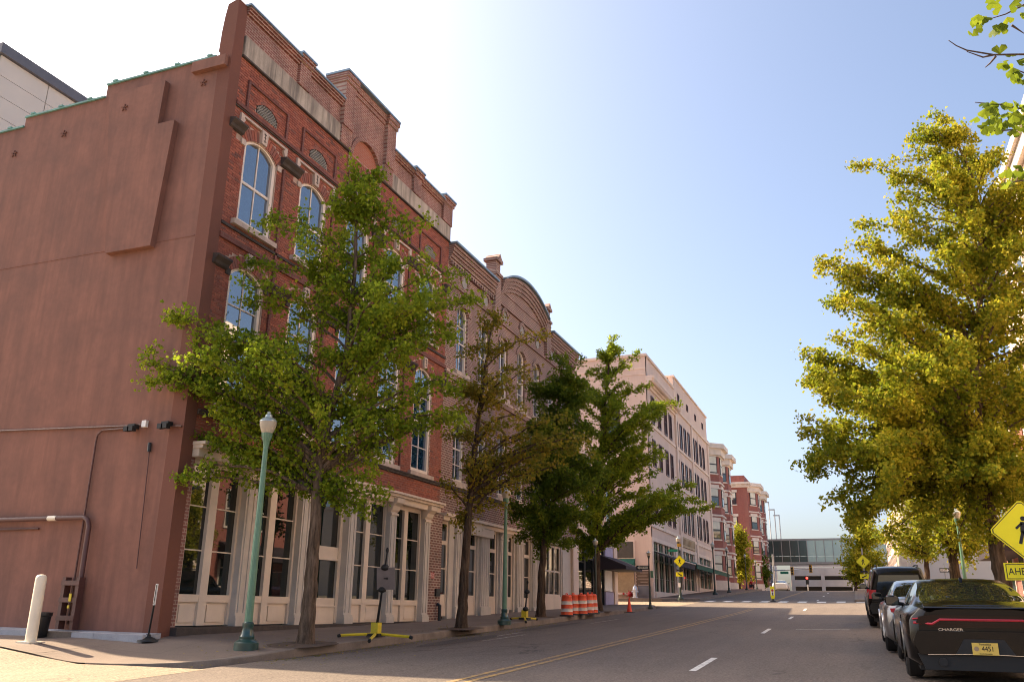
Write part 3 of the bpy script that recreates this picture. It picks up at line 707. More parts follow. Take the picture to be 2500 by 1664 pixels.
# central raised piece with blind arch
ped = MB()
wall_bay(ped, 20.08, 22.14, 14.2, 17.28, 21.14, .86, 14.3, 14.95, .80, FY-.02, .10)
ped.box(20.08, 22.14, FY+.081, FY+.5, 14.2, 17.28); ped.quad((20.08, FY-.02, 17.28), (22.14, FY-.02, 17.28), (22.14, FY+.5, 17.28), (20.08, FY+.5, 17.28))
pd = ped.build('pediment', 'pbrick', B1)
bi = MB(); A = arch_pts(21.14, .855, 14.95, .795, 14); O = arch_pts(21.14, 1.0, 14.95, .94, 14)
for (p0, p1, q0, q1) in zip(A, A[1:], O, O[1:]): bi.prism([p0, p1, q1, q0], FY-.06, FY-.021)
bi.build('arch_moulding', 'pbrick', pd)
bi = MB(); bi.prism([(20.29, 14.31), (21.99, 14.31)]+A[::-1], FY+.06, FY+.079); bi.build('arch_infill', 'brick_infill' if 'brick_infill' in M else 'pbrick', pd)
for a, c in ((19.5, 20.08), (22.14, 22.72)):
    pp = MB(); pp.box(a, c, FY-.14, FY+.55, 15.56, 17.1); pp.box(a-.04, c+.04, FY-.19, FY+.58, 17.1, 17.25); pp.box(a-.07, c+.07, FY-.23, FY+.6, 17.25, 17.39)
    pp.box(a, c, FY-.10, FY+.5, 14.95, 15.56)
    pp.build('pediment_pier', 'pbrick', pd)
pp = MB(); pp.box(20.0, 22.2, FY-.10, FY+.5, 17.16, 17.40); pp.box(20.12, 22.1, FY-.06, FY, 17.02, 17.16); pp.build('corbel', 'pbrick', pd)
cp = MB(); cp.box(19.42, 22.8, FY-.25, FY+.62, 17.40, 17.47); cp.build('coping', 'coping', pd)
# side wall of brown stucco, stepped top, wrapped round the corner
SX = 14.55
steps = [(13.47, 17.6, 14.74), (17.6, 20.53, 14.37), (20.53, 24.5, 14.08), (24.5, 36, 8.3)]  # last step is out of view, lowered so sun reaches the bollard
pts = [(13.47, .4)]
sw = MB(); prof = [(13.49, .3)]
for a, c, zt in steps: prof += [(max(a, 13.49), zt), (c, zt)]
prof += [(36, .3)]
sw.prism(prof[::-1], SX, SX+.34, 'x')
side = sw.build('side_wall', 'stucco', B1)
cpm = MB()
for a, c, zt in steps:
    cpm.box(SX-.05, SX+.4, max(a, 13.95), c, zt, zt+.05)
    y = c-.3
    while y > max(a, 13.9)+.2: cpm.box(SX-.07, SX+.42, y-.07, y+.07, zt+.05, zt+.1); y -= 1.05
cpm.build('wall_coping', 'green_coping', side)
bx('corner_pilaster', 'stucco_dark', B1, SX-.012, X0-.002, FY-.03, FY+.36, .5, 14.90)
rt = MB(); rt.prism([(FY-.03, 14.9), (FY+.06, 14.9), (FY+.42, 14.9), (FY+.40, 15.5), (FY+.36, 15.95), (FY+.30, 16.32), (FY-.02, 16.42), (FY-.04, 16.0)], SX+.0, X0-.004, 'x')
rt.build('parapet_return', 'stucco_dark', B1)
bx('stucco_block', 'stucco', side, SX-.14, SX-.002, 13.55, 14.6, 14.36, 14.66)
bp = MB(); bp.prism([(15.08, 9.62), (16.5, 9.62), (17.3, 14.30), (15.40, 14.30), (15.44, 13.03), (14.90, 13.03)][::-1], SX-.16, SX-.002, 'x')
bp.build('stucco_breast', 'stucco', side)
bx('seam', 'stucco', side, SX-.010, SX-.001, 13.9, 24.4, 9.76, 9.785)
st = MB()
for y, zc in ((14.27, 14.05), (16.66, 13.76), (18.91, 13.54), (20.7, 13.28)):
    xx = SX-.175 if 15.0 < y < 17.0 else SX-.02
    for k in range(5):
        a = math.pi/2+2*math.pi*k/5; st.obox((xx, y+.05*math.cos(a), zc+.05*math.sin(a)), (.01, 0, 0), (0, .055*math.cos(a), .055*math.sin(a)), (0, -.016*math.sin(a), .016*math.cos(a)))
st.build('anchor_star', 'stucco_dark', side)
# pipes on the side wall
b = MB(); b.tube([(SX-.12, 30, 3.24), (SX-.12, 15.85, 3.20), (SX-.12, 15.72, 3.14), (SX-.12, 15.66, 3.0), (SX-.12, 15.64, .9)], .055, 10)
pi = b.build('standpipe', 'pipe', B1, 50)
b = MB(); b.tube([(SX-.125, 16.9, 3.203), (SX-.125, 16.65, 3.202)], .06, 10); b.build('pipe_label', 'ywhite', pi, 50)
b = MB()
for y in (15.62, 16.02): b.box(SX-.22, SX-.06, y-.045, y+.045, .85, 1.92)
for z in (1.08, 1.45, 1.8): b.box(SX-.24, SX-.10, 15.56, 16.07, z-.05, z+.05)
b.build('pipe_guard', 'blackm' if False else 'pipe', pi)
b = MB(); b.box(SX-.262, SX-.245, 15.70, 15.76, 1.42, 1.58); b.box(SX-.262, SX-.245, 15.72, 15.77, 1.28, 1.34); b.build('tag', 'signyd', pi)
b = MB(); b.tube([(SX-.04, 30, 5.7), (SX-.04, 19.15, 5.36), (SX-.04, 14.95, 5.22), (SX-.04, 14.6, 5.22)], .022, 6); b.tube([(SX-.04, 14.95, 5.17), (SX-.04, 15.8, 5.17), (SX-.04, 15.92, 5.08), (SX-.04, 15.94, 4.9), (SX-.04, 15.93, 3.24), (SX-.06, 15.9, .95)], .022, 6)
b.tube([(SX-.04, 14.32, 4.6), (SX-.04, 14.27, 3.5), (SX-.04, 14.22, 2.1)], .012, 6); b.tube([(SX-.04, 30, 3.02), (SX-.04, 17.25, 2.99)], .025, 6); b.tube([(SX-.04, 13.95, 5.15), (SX-.04, 13.5, 5.12)], .022, 6)
co = b.build('conduit', 'pipe', B1, 50)
bx('junction_box', 'white', co, SX-.1, SX-.02, 14.48, 14.60, 5.16, 5.31)
for y in (14.82, 13.86):
    b = MB(); b.box(SX-.18, SX-.03, y-.1, y+.1, 5.13, 5.23); b.box(SX-.26, SX-.14, y-.13, y-.02, 5.06, 5.17); b.box(SX-.26, SX-.14, y+.02, y+.13, 5.06, 5.17); b.build('flood_light', 'black', co)
b = MB(); b.tube([(SX-.05, 14.32, 4.6), (SX-.05, 14.33, 4.8)], .04, 8); b.build('camera_head', 'blackm', co, 40)
# roof and body behind the fronts
rb = MB()
for a, c, zt in steps: rb.box(SX+.36, X1, max(a, FY+.42), c, .3, zt-.35)
rb.build('building_core', 'roofk', B1)
# storefront
ST = 4.52
M['cream_d'] = M['cream_grey']
pil = [(16.83, 17.22), (19.13, 19.52), (21.45, 21.85), (23.83, 24.24), (26.2, 26.62)]
bays = [(15.06, 16.83), (17.22, 19.13), (19.52, 21.45), (21.85, 23.83), (24.24, 26.2)]
YG = FY+.12
for k, (a, c) in enumerate(bays):
    if k != 2:
        fb = MB(); mu = a+.10+(c-a-.36)*.42
        fb.box(a, c, YG-.06, YG+.10, 4.40, ST); fb.box(a, a+.07, YG-.06, YG+.1, .95, 4.40); fb.box(c-.07, c, YG-.06, YG+.1, .95, 4.40)
        fb.box(mu, mu+.25, YG-.07, YG+.1, .95, 4.40); fb.box(a+.07, mu, YG-.06, YG+.1, 1.44, 1.60); fb.box(mu+.25, c-.07, YG-.06, YG+.1, 1.44, 1.60)
        fr = fb.build('shop_window', 'cream', B1)
        for (l, r) in ((a+.07, mu), (mu+.25, c-.07)):
            for z0, z1 in ((1.60, 2.53), (2.55, 3.485), (3.505, 4.40)): bx('pane', 'glass_dark', fr, l, r, YG+.02, YG+.03, z0, z1)
            mm = MB()
            for zz in (2.54, 3.495): mm.box(l, r, YG-.005, YG+.045, zz-.014, zz+.014)
            mm.build('muntin', 'cream', fr)
            pn = MB(); pn.box(l, r, YG+.0, YG+.1, .95, 1.44); pn.box(l+.09, r-.09, YG-.03, YG+.0, 1.02, 1.38)
            pn.build('bulkhead_panel', 'cream', fr)
    else:
        fb = MB()
        fb.box(a, c, YG-.02, YG+.14, 4.32, ST); fb.box(a, a+.22, YG-.02, YG+.14, .95, 4.32); fb.box(c-.14, c, YG-.02, YG+.14, .95, 4.32)
        fb.box(a+.22, c-.14, YG+.0, YG+.14, 2.60, 2.97); fb.box(a+.22, c-.14, YG-.0, YG+.14, .92, 1.60); fb.box(a+.22, c-.14, YG-.03, YG, 1.36, 1.40); fb.box(a+.22, c-.14, YG-.04, YG, 2.60, 2.66)
        fr = fb.build('shop_window', 'cream', B1)
        bx('pane', 'glass_dark', fr, a+.22, c-.14, YG+.06, YG+.07, 1.60, 2.60); bx('pane', 'glass_dark', fr, a+.22, c-.14, YG+.06, YG+.07, 2.97, 4.32)
for a, c in pil:
    b = MB(); b.box(a, c, FY-.10, YG+.1, .9, ST)
    for q in (.06, .27):
        b.box(a+q, a+q+.05, FY-.125, FY-.10, 1.22, 4.1)
    b.box(a-.03, c+.03, FY-.16, FY-.10, .9, 1.10); b.box(a-.02, c+.02, FY-.14, FY-.10, 1.10, 1.16)
    pl = b.build('pilaster', 'cream_grey', B1)
    b = MB(); b.box(a-.03, c+.03, FY-.15, FY-.10, 4.14, 4.20)
    b.prism([(FY-.10, 4.24), (FY-.16, 4.3), (FY-.2, 4.42), (FY-.33, 4.52), (FY-.35, 4.66), (FY+.0, 4.66), (FY+.0, 4.24)], a-.03, c+.03, 'x')
    b.build('capital', 'cream', pl)
b = MB(); b.box(X0+.02, X1-.3, FY-.20, YG+.1, ST, 4.70); b.box(X0, X1-.28, FY-.30, YG+.1, 4.70, 4.78); b.box(X0-.02, X1-.26, FY-.38, YG+.1, 4.78, 4.85)
b.build('shop_cornice', 'cream', B1)
bx('door_jamb_brick', 'pbrick', B1, X0, 15.055, FY+.0, FY+.3, .7, ST)
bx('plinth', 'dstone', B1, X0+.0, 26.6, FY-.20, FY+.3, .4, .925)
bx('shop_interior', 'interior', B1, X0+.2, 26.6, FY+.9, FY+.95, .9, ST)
pr = MB(); pr.box(26.63, 27.62, FY-.06, FY+.4, .6, 4.5)
pk = pr.build('brick_pier', 'dbrick', B1); text_mesh('sign_letters', 'FDC', .19, 'drumw', pk, (26.98, FY-.06, 2.42), (1, 0, 0), (0, 0, 1), .004, sx=.9)
bx('letter_board', 'red', pk, 26.86, 27.12, FY-.064, FY-.06, 2.33, 2.52); bx('meter_box', 'blackm', pk, 27.2, 27.5, FY-.13, FY-.06, 1.75, 2.0)
b = MB(); b.tube([(27.35, FY-.2, .9), (27.35, FY-.2, 1.45), (27.35, FY-.1, 1.5)], .06, 8); b.build('standpipe', 'blackm', pk, 40)
# ------------------------------------------------------------ dark brick building with curved pediment
P0, P1 = 27.47, 43.9
B2 = thing('dark_brick_building', 'dark brown brick building with curved central pediment and row of arched windows', 'building', (27.5, FY, .95))
WC2 = [28.95+2.17*i for i in range(7)]
YD = FY+.02
wb = MB()
for i, cx in enumerate(WC2):
    a = P0 if i == 0 else (WC2[i-1]+WC2[i])/2; c = P1 if i == 6 else (WC2[i]+WC2[i+1])/2
    wall_bay(wb, a, c, 4.6, 9.6, cx, .50, 5.85, 8.3, .28, YD, .3); wall_bay(wb, a, c, 9.6, 14.86, cx, .50, 10.05, 12.48, .28, YD, .3)
w2 = wb.build('front_wall', 'dbrick', B2)
for i, cx in enumerate(WC2):
    arched_window(B2, cx, .5, 10.08, 12.48, .28, YD+.08, (10.75, 11.28, 11.95), 'whitewood', 'glass_sky', fw=.085, dep=.1, mun=.03, thick=(11.28,))
    arched_window(B2, cx, .5, 5.88, 8.3, .28, YD+.08, (6.5, 7.1, 7.7), 'whitewood', 'glass_sky', fw=.085, dep=.1, mun=.03, thick=(7.1,))
    for zs in (8.3, 12.48):
        b = MB(); A = arch_pts(cx, .52, zs, .29, 12); O = arch_pts(cx, .72, zs, .5, 12)
        for (p0, p1, q0, q1) in zip(A, A[1:], O, O[1:]): b.prism([p0, p1, q1, q0], FY-.03, YD)
        b.build('brick_arch', 'dbrick', B2)
    for zs in (10.02, 5.82): bx('sill', 'stone', B2, cx-.62, cx+.62, FY-.08, YD+.1, zs-.13, zs+.03)
    v = MB(); v.lathe([(.001, 0), (.24, 0), (.24, .03)], n=16); v.v = [(cx+x, YD-.004-z, 13.78+y) for x, y, z in v.v]
    vo = v.build('vent', 'lattice', B2)
    b = MB(); A = [(cx+.24*math.cos(t), 13.78+.24*math.sin(t)) for t in np.linspace(0, math.pi, 11)]; O = [(cx+.4*math.cos(t), 13.78+.4*math.sin(t)) for t in np.linspace(0, math.pi, 11)]
    for (p0, p1, q0, q1) in zip(A, A[1:], O, O[1:]): b.prism([p0, p1, q1, q0], FY-.06, YD)
    b.build('vent_arch', 'dbrick', vo)
for z0, z1, pr, m in ((5.50, 5.62, .1, 'dstone'), (5.62, 5.68, .13, 'stone'), (9.60, 9.8, .07, 'dbrick'), (9.8, 9.86, .09, 'stone'), (13.30, 13.42, .06, 'dbrick')):
    bx('string_course', m, B2, P0+.002, P1-.002, FY-pr, YD, z0, z1)
# corbelled cornice on the two wings, stepped
for a, c in ((P0+.01, 31.9), (39.3, P1-.01)):
    cbm = MB()
    for k in range(5): cbm.box(a, c, FY-.05-.05*k, YD, 14.22+.13*k, 14.22+.13*(k+1)-.004)
    x = a+.1
    while x < c-.2: cbm.box(x, x+.11, FY-.11, FY-.001, 14.06, 14.23); x += .24
    cbm.build('cornice', 'dbrick', B2); bx('coping', 'coping', B2, a-.01, c-.03, FY-.34, FY+.3, 14.872, 14.96)
# curved pediment between two finialled piers
hw = 3.0; pcx = 35.62
A = arch_pts(pcx, hw, 15.28, .78, 20); O = arch_pts(pcx, hw+.0, 15.28, .90, 20)
b = MB(); b.prism([(pcx-hw, 14.86), (pcx+hw, 14.86)]+A[::-1], FY-.02, FY+.35); pdm = b.build('pediment', 'dbrick', B2)
for k in range(4):
    b = MB(); A1_ = arch_pts(pcx, hw-.02, 14.62+.17*k, .74, 20); A2_ = arch_pts(pcx, hw-.02, 14.78+.17*k, .74, 20)
    for (p0, p1, q0, q1) in zip(A1_, A1_[1:], A2_, A2_[1:]): b.prism([p0, p1, q1, q0], FY-.10-.05*k, FY-.021)
    b.build('arch_moulding', 'dbrick', pdm)
b = MB(); A1_ = arch_pts(pcx, hw, 15.30, .78, 20); A2_ = arch_pts(pcx, hw, 15.38, .80, 20)
for (p0, p1, q0, q1) in zip(A1_, A1_[1:], A2_, A2_[1:]): b.prism([p0, p1, q1, q0], FY-.36, FY+.4)
b.build('coping', 'coping', pdm)
bx('pediment_ledge', 'dbrick', pdm, 32.5, 38.75, FY-.08, YD, 14.18, 14.3)
for px in (32.2, 39.0):
    b = MB(); b.box(px-.32, px+.32, FY-.14, FY+.4, 13.4, 15.5); b.box(px-.26, px+.26, FY-.10, FY+.36, 15.5, 15.95); b.box(px-.38, px+.38, FY-.2, FY+.46, 15.3, 15.42)
    b.prism([(px-.36, 15.95), (px+.36, 15.95), (px+.36, 16.08), (px+.2, 16.12), (px, 16.34), (px-.2, 16.12), (px-.36, 16.08)], FY-.2, FY+.46)
    b.prism([(px-.15, 13.4), (px+.15, 13.4), (px+.28, 13.9), (px-.28, 13.9)], FY-.13, YD)
    b.build('pier', 'dbrick', B2)
b = MB(); b.box(P0, P1, FY+.42, 36, .5, 14.3); b.build('building_core', 'sbrick', B2)
b = MB(); b.box(42.9, 43.85, FY+1.5, FY+2.6, 14.3, 15.9); b.build('roof_unit', 'coping', B2)
# painted shopfront of building two
sf = MB(); sf.box(27.65, 43.0, FY-.10, FY+.25, 4.35, 4.50); sf.box(27.63, 43.02, FY-.22, FY+.25, 4.50, 4.60)
sfo = sf.build('shop_cornice', 'cream', B2)
dz = {0: 1.10, 1: 1.12, 2: 1.16, 3: 1.32, 4: 1.38}
doors = [(27.72, 28.42), (30.12, 30.98), (32.18, 33.0), (34.08, 34.84), (36.08, 36.98)]
prev = 27.65
for k, (a, c) in enumerate(doors):
    zb = dz[k]
    d = MB(); d.box(a, a+.09, FY+.1, FY+.2, zb, 4.35); d.box(c-.09, c, FY+.1, FY+.2, zb, 4.35); d.box(a+.09, c-.09, FY+.1, FY+.2, 4.25, 4.35); d.box(a+.09, c-.09, FY+.1, FY+.2, 3.52, 3.66)
    d.box(a+.09, c-.09, FY+.11, FY+.19, zb, 1.83); d.box(a+.09, c-.09, FY+.12, FY+.18, 2.68, 2.72)
    do = d.build('door', 'cream', B2)
    bx('pane', 'glass_dark', do, a+.09, c-.09, FY+.14, FY+.15, 1.83, 2.68); bx('pane', 'glass_dark', do, a+.09, c-.09, FY+.14, FY+.15, 2.72, 3.52); bx('pane', 'glass_dark', do, a+.09, c-.09, FY+.14, FY+.15, 3.66, 4.25)
ends = doors+[(38.0, 38.0)]
for k in range(5):
    a, c = doors[k][1], (doors[k+1][0] if k < 4 else 38.0)
    b = MB(); b.box(a+.01, c-.01, FY+.04, FY+.22, .8, 4.35)
    m0 = (a+c)/2; w_ = min(.42, (c-a)/2-.06)
    b.box(m0-w_, m0+w_, FY-.06, FY+.04, .9, 4.3)
    for q in np.linspace(-w_+.08, w_-.14, 4): b.box(m0+q, m0+q+.06, FY-.085, FY-.06, 1.45, 4.0)
    b.box(m0-w_-.04, m0+w_+.04, FY-.12, FY-.06, .85, 1.42); b.box(m0-w_-.03, m0+w_+.03, FY-.10, FY-.06, 4.05, 4.12)
    b.prism([(FY-.06, 4.14), (FY-.1, 4.2), (FY-.2, 4.34), (FY-.06, 4.34)], m0-w_-.02, m0+w_+.02, 'x')
    b.build('pilaster', 'cream_grey', B2)
bx('portico', 'cream', B2, 30.0, 32.1, FY-.18, FY+.02, 4.02, 4.34)
fw_ = flat_window(B2, 38.05, 41.3, 1.95, 4.3, FY+.08, 'cream', 'glass_dark', (3.1,), 4, fw=.1, dep=.1, mun=.08, name='shop_window')
b = MB(); b.box(38.0, 41.35, FY+.06, FY+.25, .9, 1.95); b.build('bulkhead', 'cream', B2)
b = MB(); b.box(41.35, 42.95, FY+.06, FY+.25, .9, 4.35); b.box(41.5, 42.2, FY+.02, FY+.06, 1.4, 4.1); b.build('shutter_panel', 'cream_grey', B2)
b = MB(); b.box(43.0, P1-.01, FY-.08, FY+.3, .9, 4.6); b.build('end_pier', 'beigel', B2)
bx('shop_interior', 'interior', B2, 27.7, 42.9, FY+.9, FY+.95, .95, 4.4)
# ------------------------------------------------------------ low corner shop with black awning
B3 = thing('corner_shop', 'low corner shop with dark glass front, lavender pillars and black awning', 'shop', (44, FY, 1.45))
b = MB(); b.box(P1+.02, 52.0, FY+.3, 36, 1.2, 9.4); b.box(P1+.02, 52.0, FY, FY+.3, 5.4, 9.4); b.box(P1+.0, 52.05, FY-.12, FY+.2, 9.4, 9.7); b.build('upper_wall', 'beige', B3)
for k in range(3): flat_window(B3, 45+2.3*k, 46.2+2.3*k, 6.2, 8.3, FY-.06, 'whitewood', 'glass_far', (7.25,), 1)
b = MB(); b.box(P1+.02, 52.0, FY-.05, FY+.25, 4.9, 5.4); b.box(51.25, 52.0, FY-.06, FY+.3, 1.2, 4.9); b.build('shop_frame', 'beigel', B3)
b = MB(); b.box(49.4, 51.1, FY-.02, FY+.3, 1.3, 2.35); b.box(49.4, 51.1, FY-.02, FY+.29, 4.1, 4.88); b.box(45.5, 47.1, FY-.02, FY+.3, 4.1, 4.88); b.build('lavender_panel', 'lav', B3)
bx('white_board', 'white', B3, 49.5, 51.1, FY+.05, FY+.2, 2.4, 4.05)
flat_window(B3, P1+.05, 45.4, 1.5, 4.85, FY+.05, 'blackm', 'glass_dark', (3.8,), 1, name='shop_window'); flat_window(B3, 45.5, 47.1, 1.6, 4.05, FY+.05, 'blackm', 'glass_dark', (2.6,), 1, name='shop_window'); flat_window(B3, 47.2, 49.3, 1.5, 4.85, FY+.05, 'blackm', 'glass_dark', (), 2, name='door')
b = MB(); b.prism([(FY, 4.35), (FY-1.5, 3.75), (FY-1.5, 3.55), (FY, 3.55)], 48.3, 52.3, 'x'); b.build('awning', 'awnk', B3)
# ------------------------------------------------------------ pink-beige building beyond the side street
E0, E1, ES = 62.2, 91.4, 73.2
B4 = thing('beige_building', 'five storey pinkish beige building with tall narrow paired windows above street awnings', 'building', (62.2, FY, 2.1))
dxw = E0
front = MB()
front.box(E0, ES, FY+.02, FY+.4, 6.3, 20.0); 
ew = front.build('front_wall', 'beige', B4)
front = MB(); front.box(ES, E1, FY-.0, FY+.4, 6.4, 21.15); front.build('front_wall', 'beige', B4)
sd = MB(); sd.box(E0-.02, E0+.3, FY+.02, 40, 1.8, 20.0); sdw = sd.build('side_wall', 'beige', B4)
b = MB(); b.box(E0+.3, ES, FY+.4, 40, 1.8, 19.6); b.box(ES, E1, FY+.4, 40, 1.8, 20.8); b.build('building_core', 'beige', B4)
b = MB(); b.box(E0-.12, ES, FY-.1, 40, 20.0, 20.2); b.box(ES-.05, E1+.05, FY-.12, 40, 21.15, 21.3); b.build('coping', 'beigel', B4)
b = MB()
for k in range(4): b.box(E0-.1-.0, ES+.1, FY-.12-.17*k, FY+.02, 17.62+.2*k, 17.82+.2*k-.004)
x = E0
while x < ES: b.box(x, x+.16, FY-.62, FY-.45, 17.9, 18.22); x += .36
b.build('cornice', 'tan' if False else 'beigel', B4)
b = MB(); b.box(E0-.06, E0-.02, FY, 36, 19.0, 19.1); b.box(E0-.06, E0-.02, FY, 36, 18.55, 18.6); b.build('wall_moulding', 'beigel', B4)
b = MB(); b.box(E0, E1, FY-.08, FY-.0, 7.15, 7.4); b.box(ES, E1, FY-.1, FY, 14.75, 14.95); b.box(ES, E1, FY-.1, FY, 11.3, 11.5); b.box(ES, E1, FY-.14, FY, 18.25, 18.45); b.box(E0, ES, FY-.06, FY+.02, 14.75, 14.95)
for x in (ES, 81.1, E1-.5): b.box(x, x+.5, FY-.14, FY-.001, 2.8, 18.2)
for x in (84.9,): b.box(x, x+.35, FY-.07, FY-.001, 15, 18.2)
b.build('trim', 'beigel', B4)
for x in (64.2, 66.5, 68.8, 71.1): flat_window(B4, x, x+.85, 18.62, 18.95, FY-.04, 'olivewin', 'interior', (), 1, fw=.05)
for x in (75.0, 79.4, 83.9, 88.2): flat_window(B4, x, x+.75, 19.4, 20.02, FY-.06, 'olivewin', 'interior', (), 1, fw=.05)
pairs = [73.95, 75.95, 77.9, 79.85, 82.45, 84.15, 86.4, 88.3]
for z0, z1 in ((15.1, 17.33), (11.75, 13.95), (7.75, 10.0)):
    for x in pairs: flat_window(B4, x-.55, x+.45, z0, z1, FY-.07, 'olivewin', 'glass_far', ((z0+z1)/2,), 1, fw=.12)
    for x in (64.3, 66.7, 69.2, 71.2): flat_window(B4, x-.6, x+.45, z0, z1-.1, FY-.05, 'olivewin', 'glass_far', ((z0+z1)/2,), 2, fw=.1)
# windows on the side wall
for y0, z0 in ((15.6, 14.0), (18.8, 14.0), (16.5, 9.5), (19.5, 9.6)):
    b = MB(); b.box(E0-.10, E0-.03, y0, y0+1.5, z0, z0+2.0); wv = b.build('window', 'olivewin', B4)
    bx('pane', 'glass_far', wv, E0-.115, E0-.102, y0+.12, y0+1.38, z0+.12, z0+.95); bx('pane', 'glass_far', wv, E0-.115, E0-.102, y0+.12, y0+1.38, z0+1.05, z0+1.88)
# ground floor: piers, dark glass with pale green mullions, transom row
b = MB(); b.box(E0+.02, E0+.5, FY-.02, FY+.4, 1.9, 6.3)
for x in (70.9, 80.0, 89.5): b.box(x, x+.95, FY-.05, FY+.4, 2.2, 6.45)
b.box(E0, E1, FY-.03, FY+.42, 6.15, 6.45)
b.build('street_pier', 'beigel', B4)
b = MB(); b.box(E0+.5, E1, FY+.3, FY+.38, 2.2, 6.2); b.build('street_glass', 'glass_dark', B4)
for (a, c, n) in ((E0+.5, 70.9, 8), (71.85, 80.0, 8), (80.95, 89.5, 8)):
    for i in range(n+1):
        x = a+(c-a)*i/n; q = MB(); q.tube([(x, FY+.12, zr(x)+.25), (x, FY+.12, 6.15)], .085 if i % 2 == 0 else .05, 6); q.build('mullion', 'greenfr' if i % 2 else 'beigel', B4)
    q = MB(); q.box(a, c, FY+.1, FY+.2, 4.75, 4.9); q.box(a, c, FY+.1, FY+.2, 5.5, 5.56); q.build('transom_bar', 'greenfr', B4)
    q = MB(); n2 = 24
    for i in range(n2): x = a+(c-a)*i/n2; q.box(x-.02, x+.02, FY+.15, FY+.18, zr(x)+.3, zr(x)+1.35)
    q.box(a, c, FY+.14, FY+.19, zr(c)+1.2, zr(c)+1.26); q.build('railing', 'blackm', B4)
    q = MB(); q.box(a, c, FY-.1, FY+.3, zr(a)+.0, zr((a+c)/2)+.45); q.build('plinth', 'beigel', B4)
b = MB(); b.prism([(FY-.05, 5.45), (FY-1.6, 4.85), (FY-1.6, 4.45), (FY-1.55, 4.45), (FY-1.55, 4.8), (FY-.05, 5.38)], E0+.6, 70.5, 'x'); aw = b.build('awning', 'awnk', B4); 
b = MB(); b.prism([(FY-.05, 5.5), (FY-1.6, 4.95), (FY-1.6, 4.6), (FY-1.55, 4.6), (FY-1.55, 4.9), (FY-.05, 5.43)], 71.5, 90.5, 'x'); b.build('awning', 'awng', B4)
b = MB(); b.tube([(E0+.5, FY-1.62, 4.88), (70.6, FY-1.62, 4.88)], .05, 6); b.tube([(71.4, FY-1.62, 4.98), (90.6, FY-1.62, 4.98)], .05, 6); b.build('awning_rail', 'beigel', B4, 40)
sg = MB(); sg.box(73.6, 80.0, FY-.12, FY-.0, 6.5, 7.9-.55); 
for i in range(10): sg.box(73.9+.6*i, 74.1+.6*i, FY-.16, FY-.12, 6.7, 7.2)
sg.build('shop_sign', 'tan', B4)
# things painted or fixed on the side wall at street level
b = MB(); b.box(E0-.10, E0-.02, 14.75, 17.2, 4.8, 6.2); swn = b.build('shop_window', 'beigel', B4)
bx('pane', 'glass_far', swn, E0-.12, E0-.10, 14.85, 17.1, 4.95, 6.1); bx('pane', 'tan', swn, E0-.115, E0-.021, 14.85, 17.2, 2.55, 4.35); bx('post', 'red', swn, E0-.15, E0-.118, 16.6, 16.95, 2.55, 4.35)
bx('shop_sill', 'beigel', B4, E0-.25, E0-.021, 14.7, 17.3, 2.4, 2.55)
b = MB(); b.prism([(E0-.02, 4.95), (E0-.7, 4.5), (E0-.7, 4.42), (E0-.02, 4.42)], 14.75, 17.4); b.v = [(x, y, z) for x, y, z in b.v]; b.build('awning', 'awng', B4)
# directory board on the side wall
db = MB(); db.box(E0-.16, E0-.03, FY+.25, FY+1.15, 2.95, 4.05)
dbo = db.build('directory_board', 'signbr', B4)
b = MB()
for k in range(5): b.box(E0-.19, E0-.161, FY+.22, FY+1.18, 3.0+.21*k, 3.16+.21*k)
b.build('board_slat', 'signbr', dbo)
b = MB()
for k in range(5): b.box(E0-.194, E0-.19, FY+.3+.06*(k % 2), FY+1.08-.2*(k % 3 == 1), 3.06+.21*k, 3.085+.21*k)
b.build('board_lettering', 'beigel', dbo)
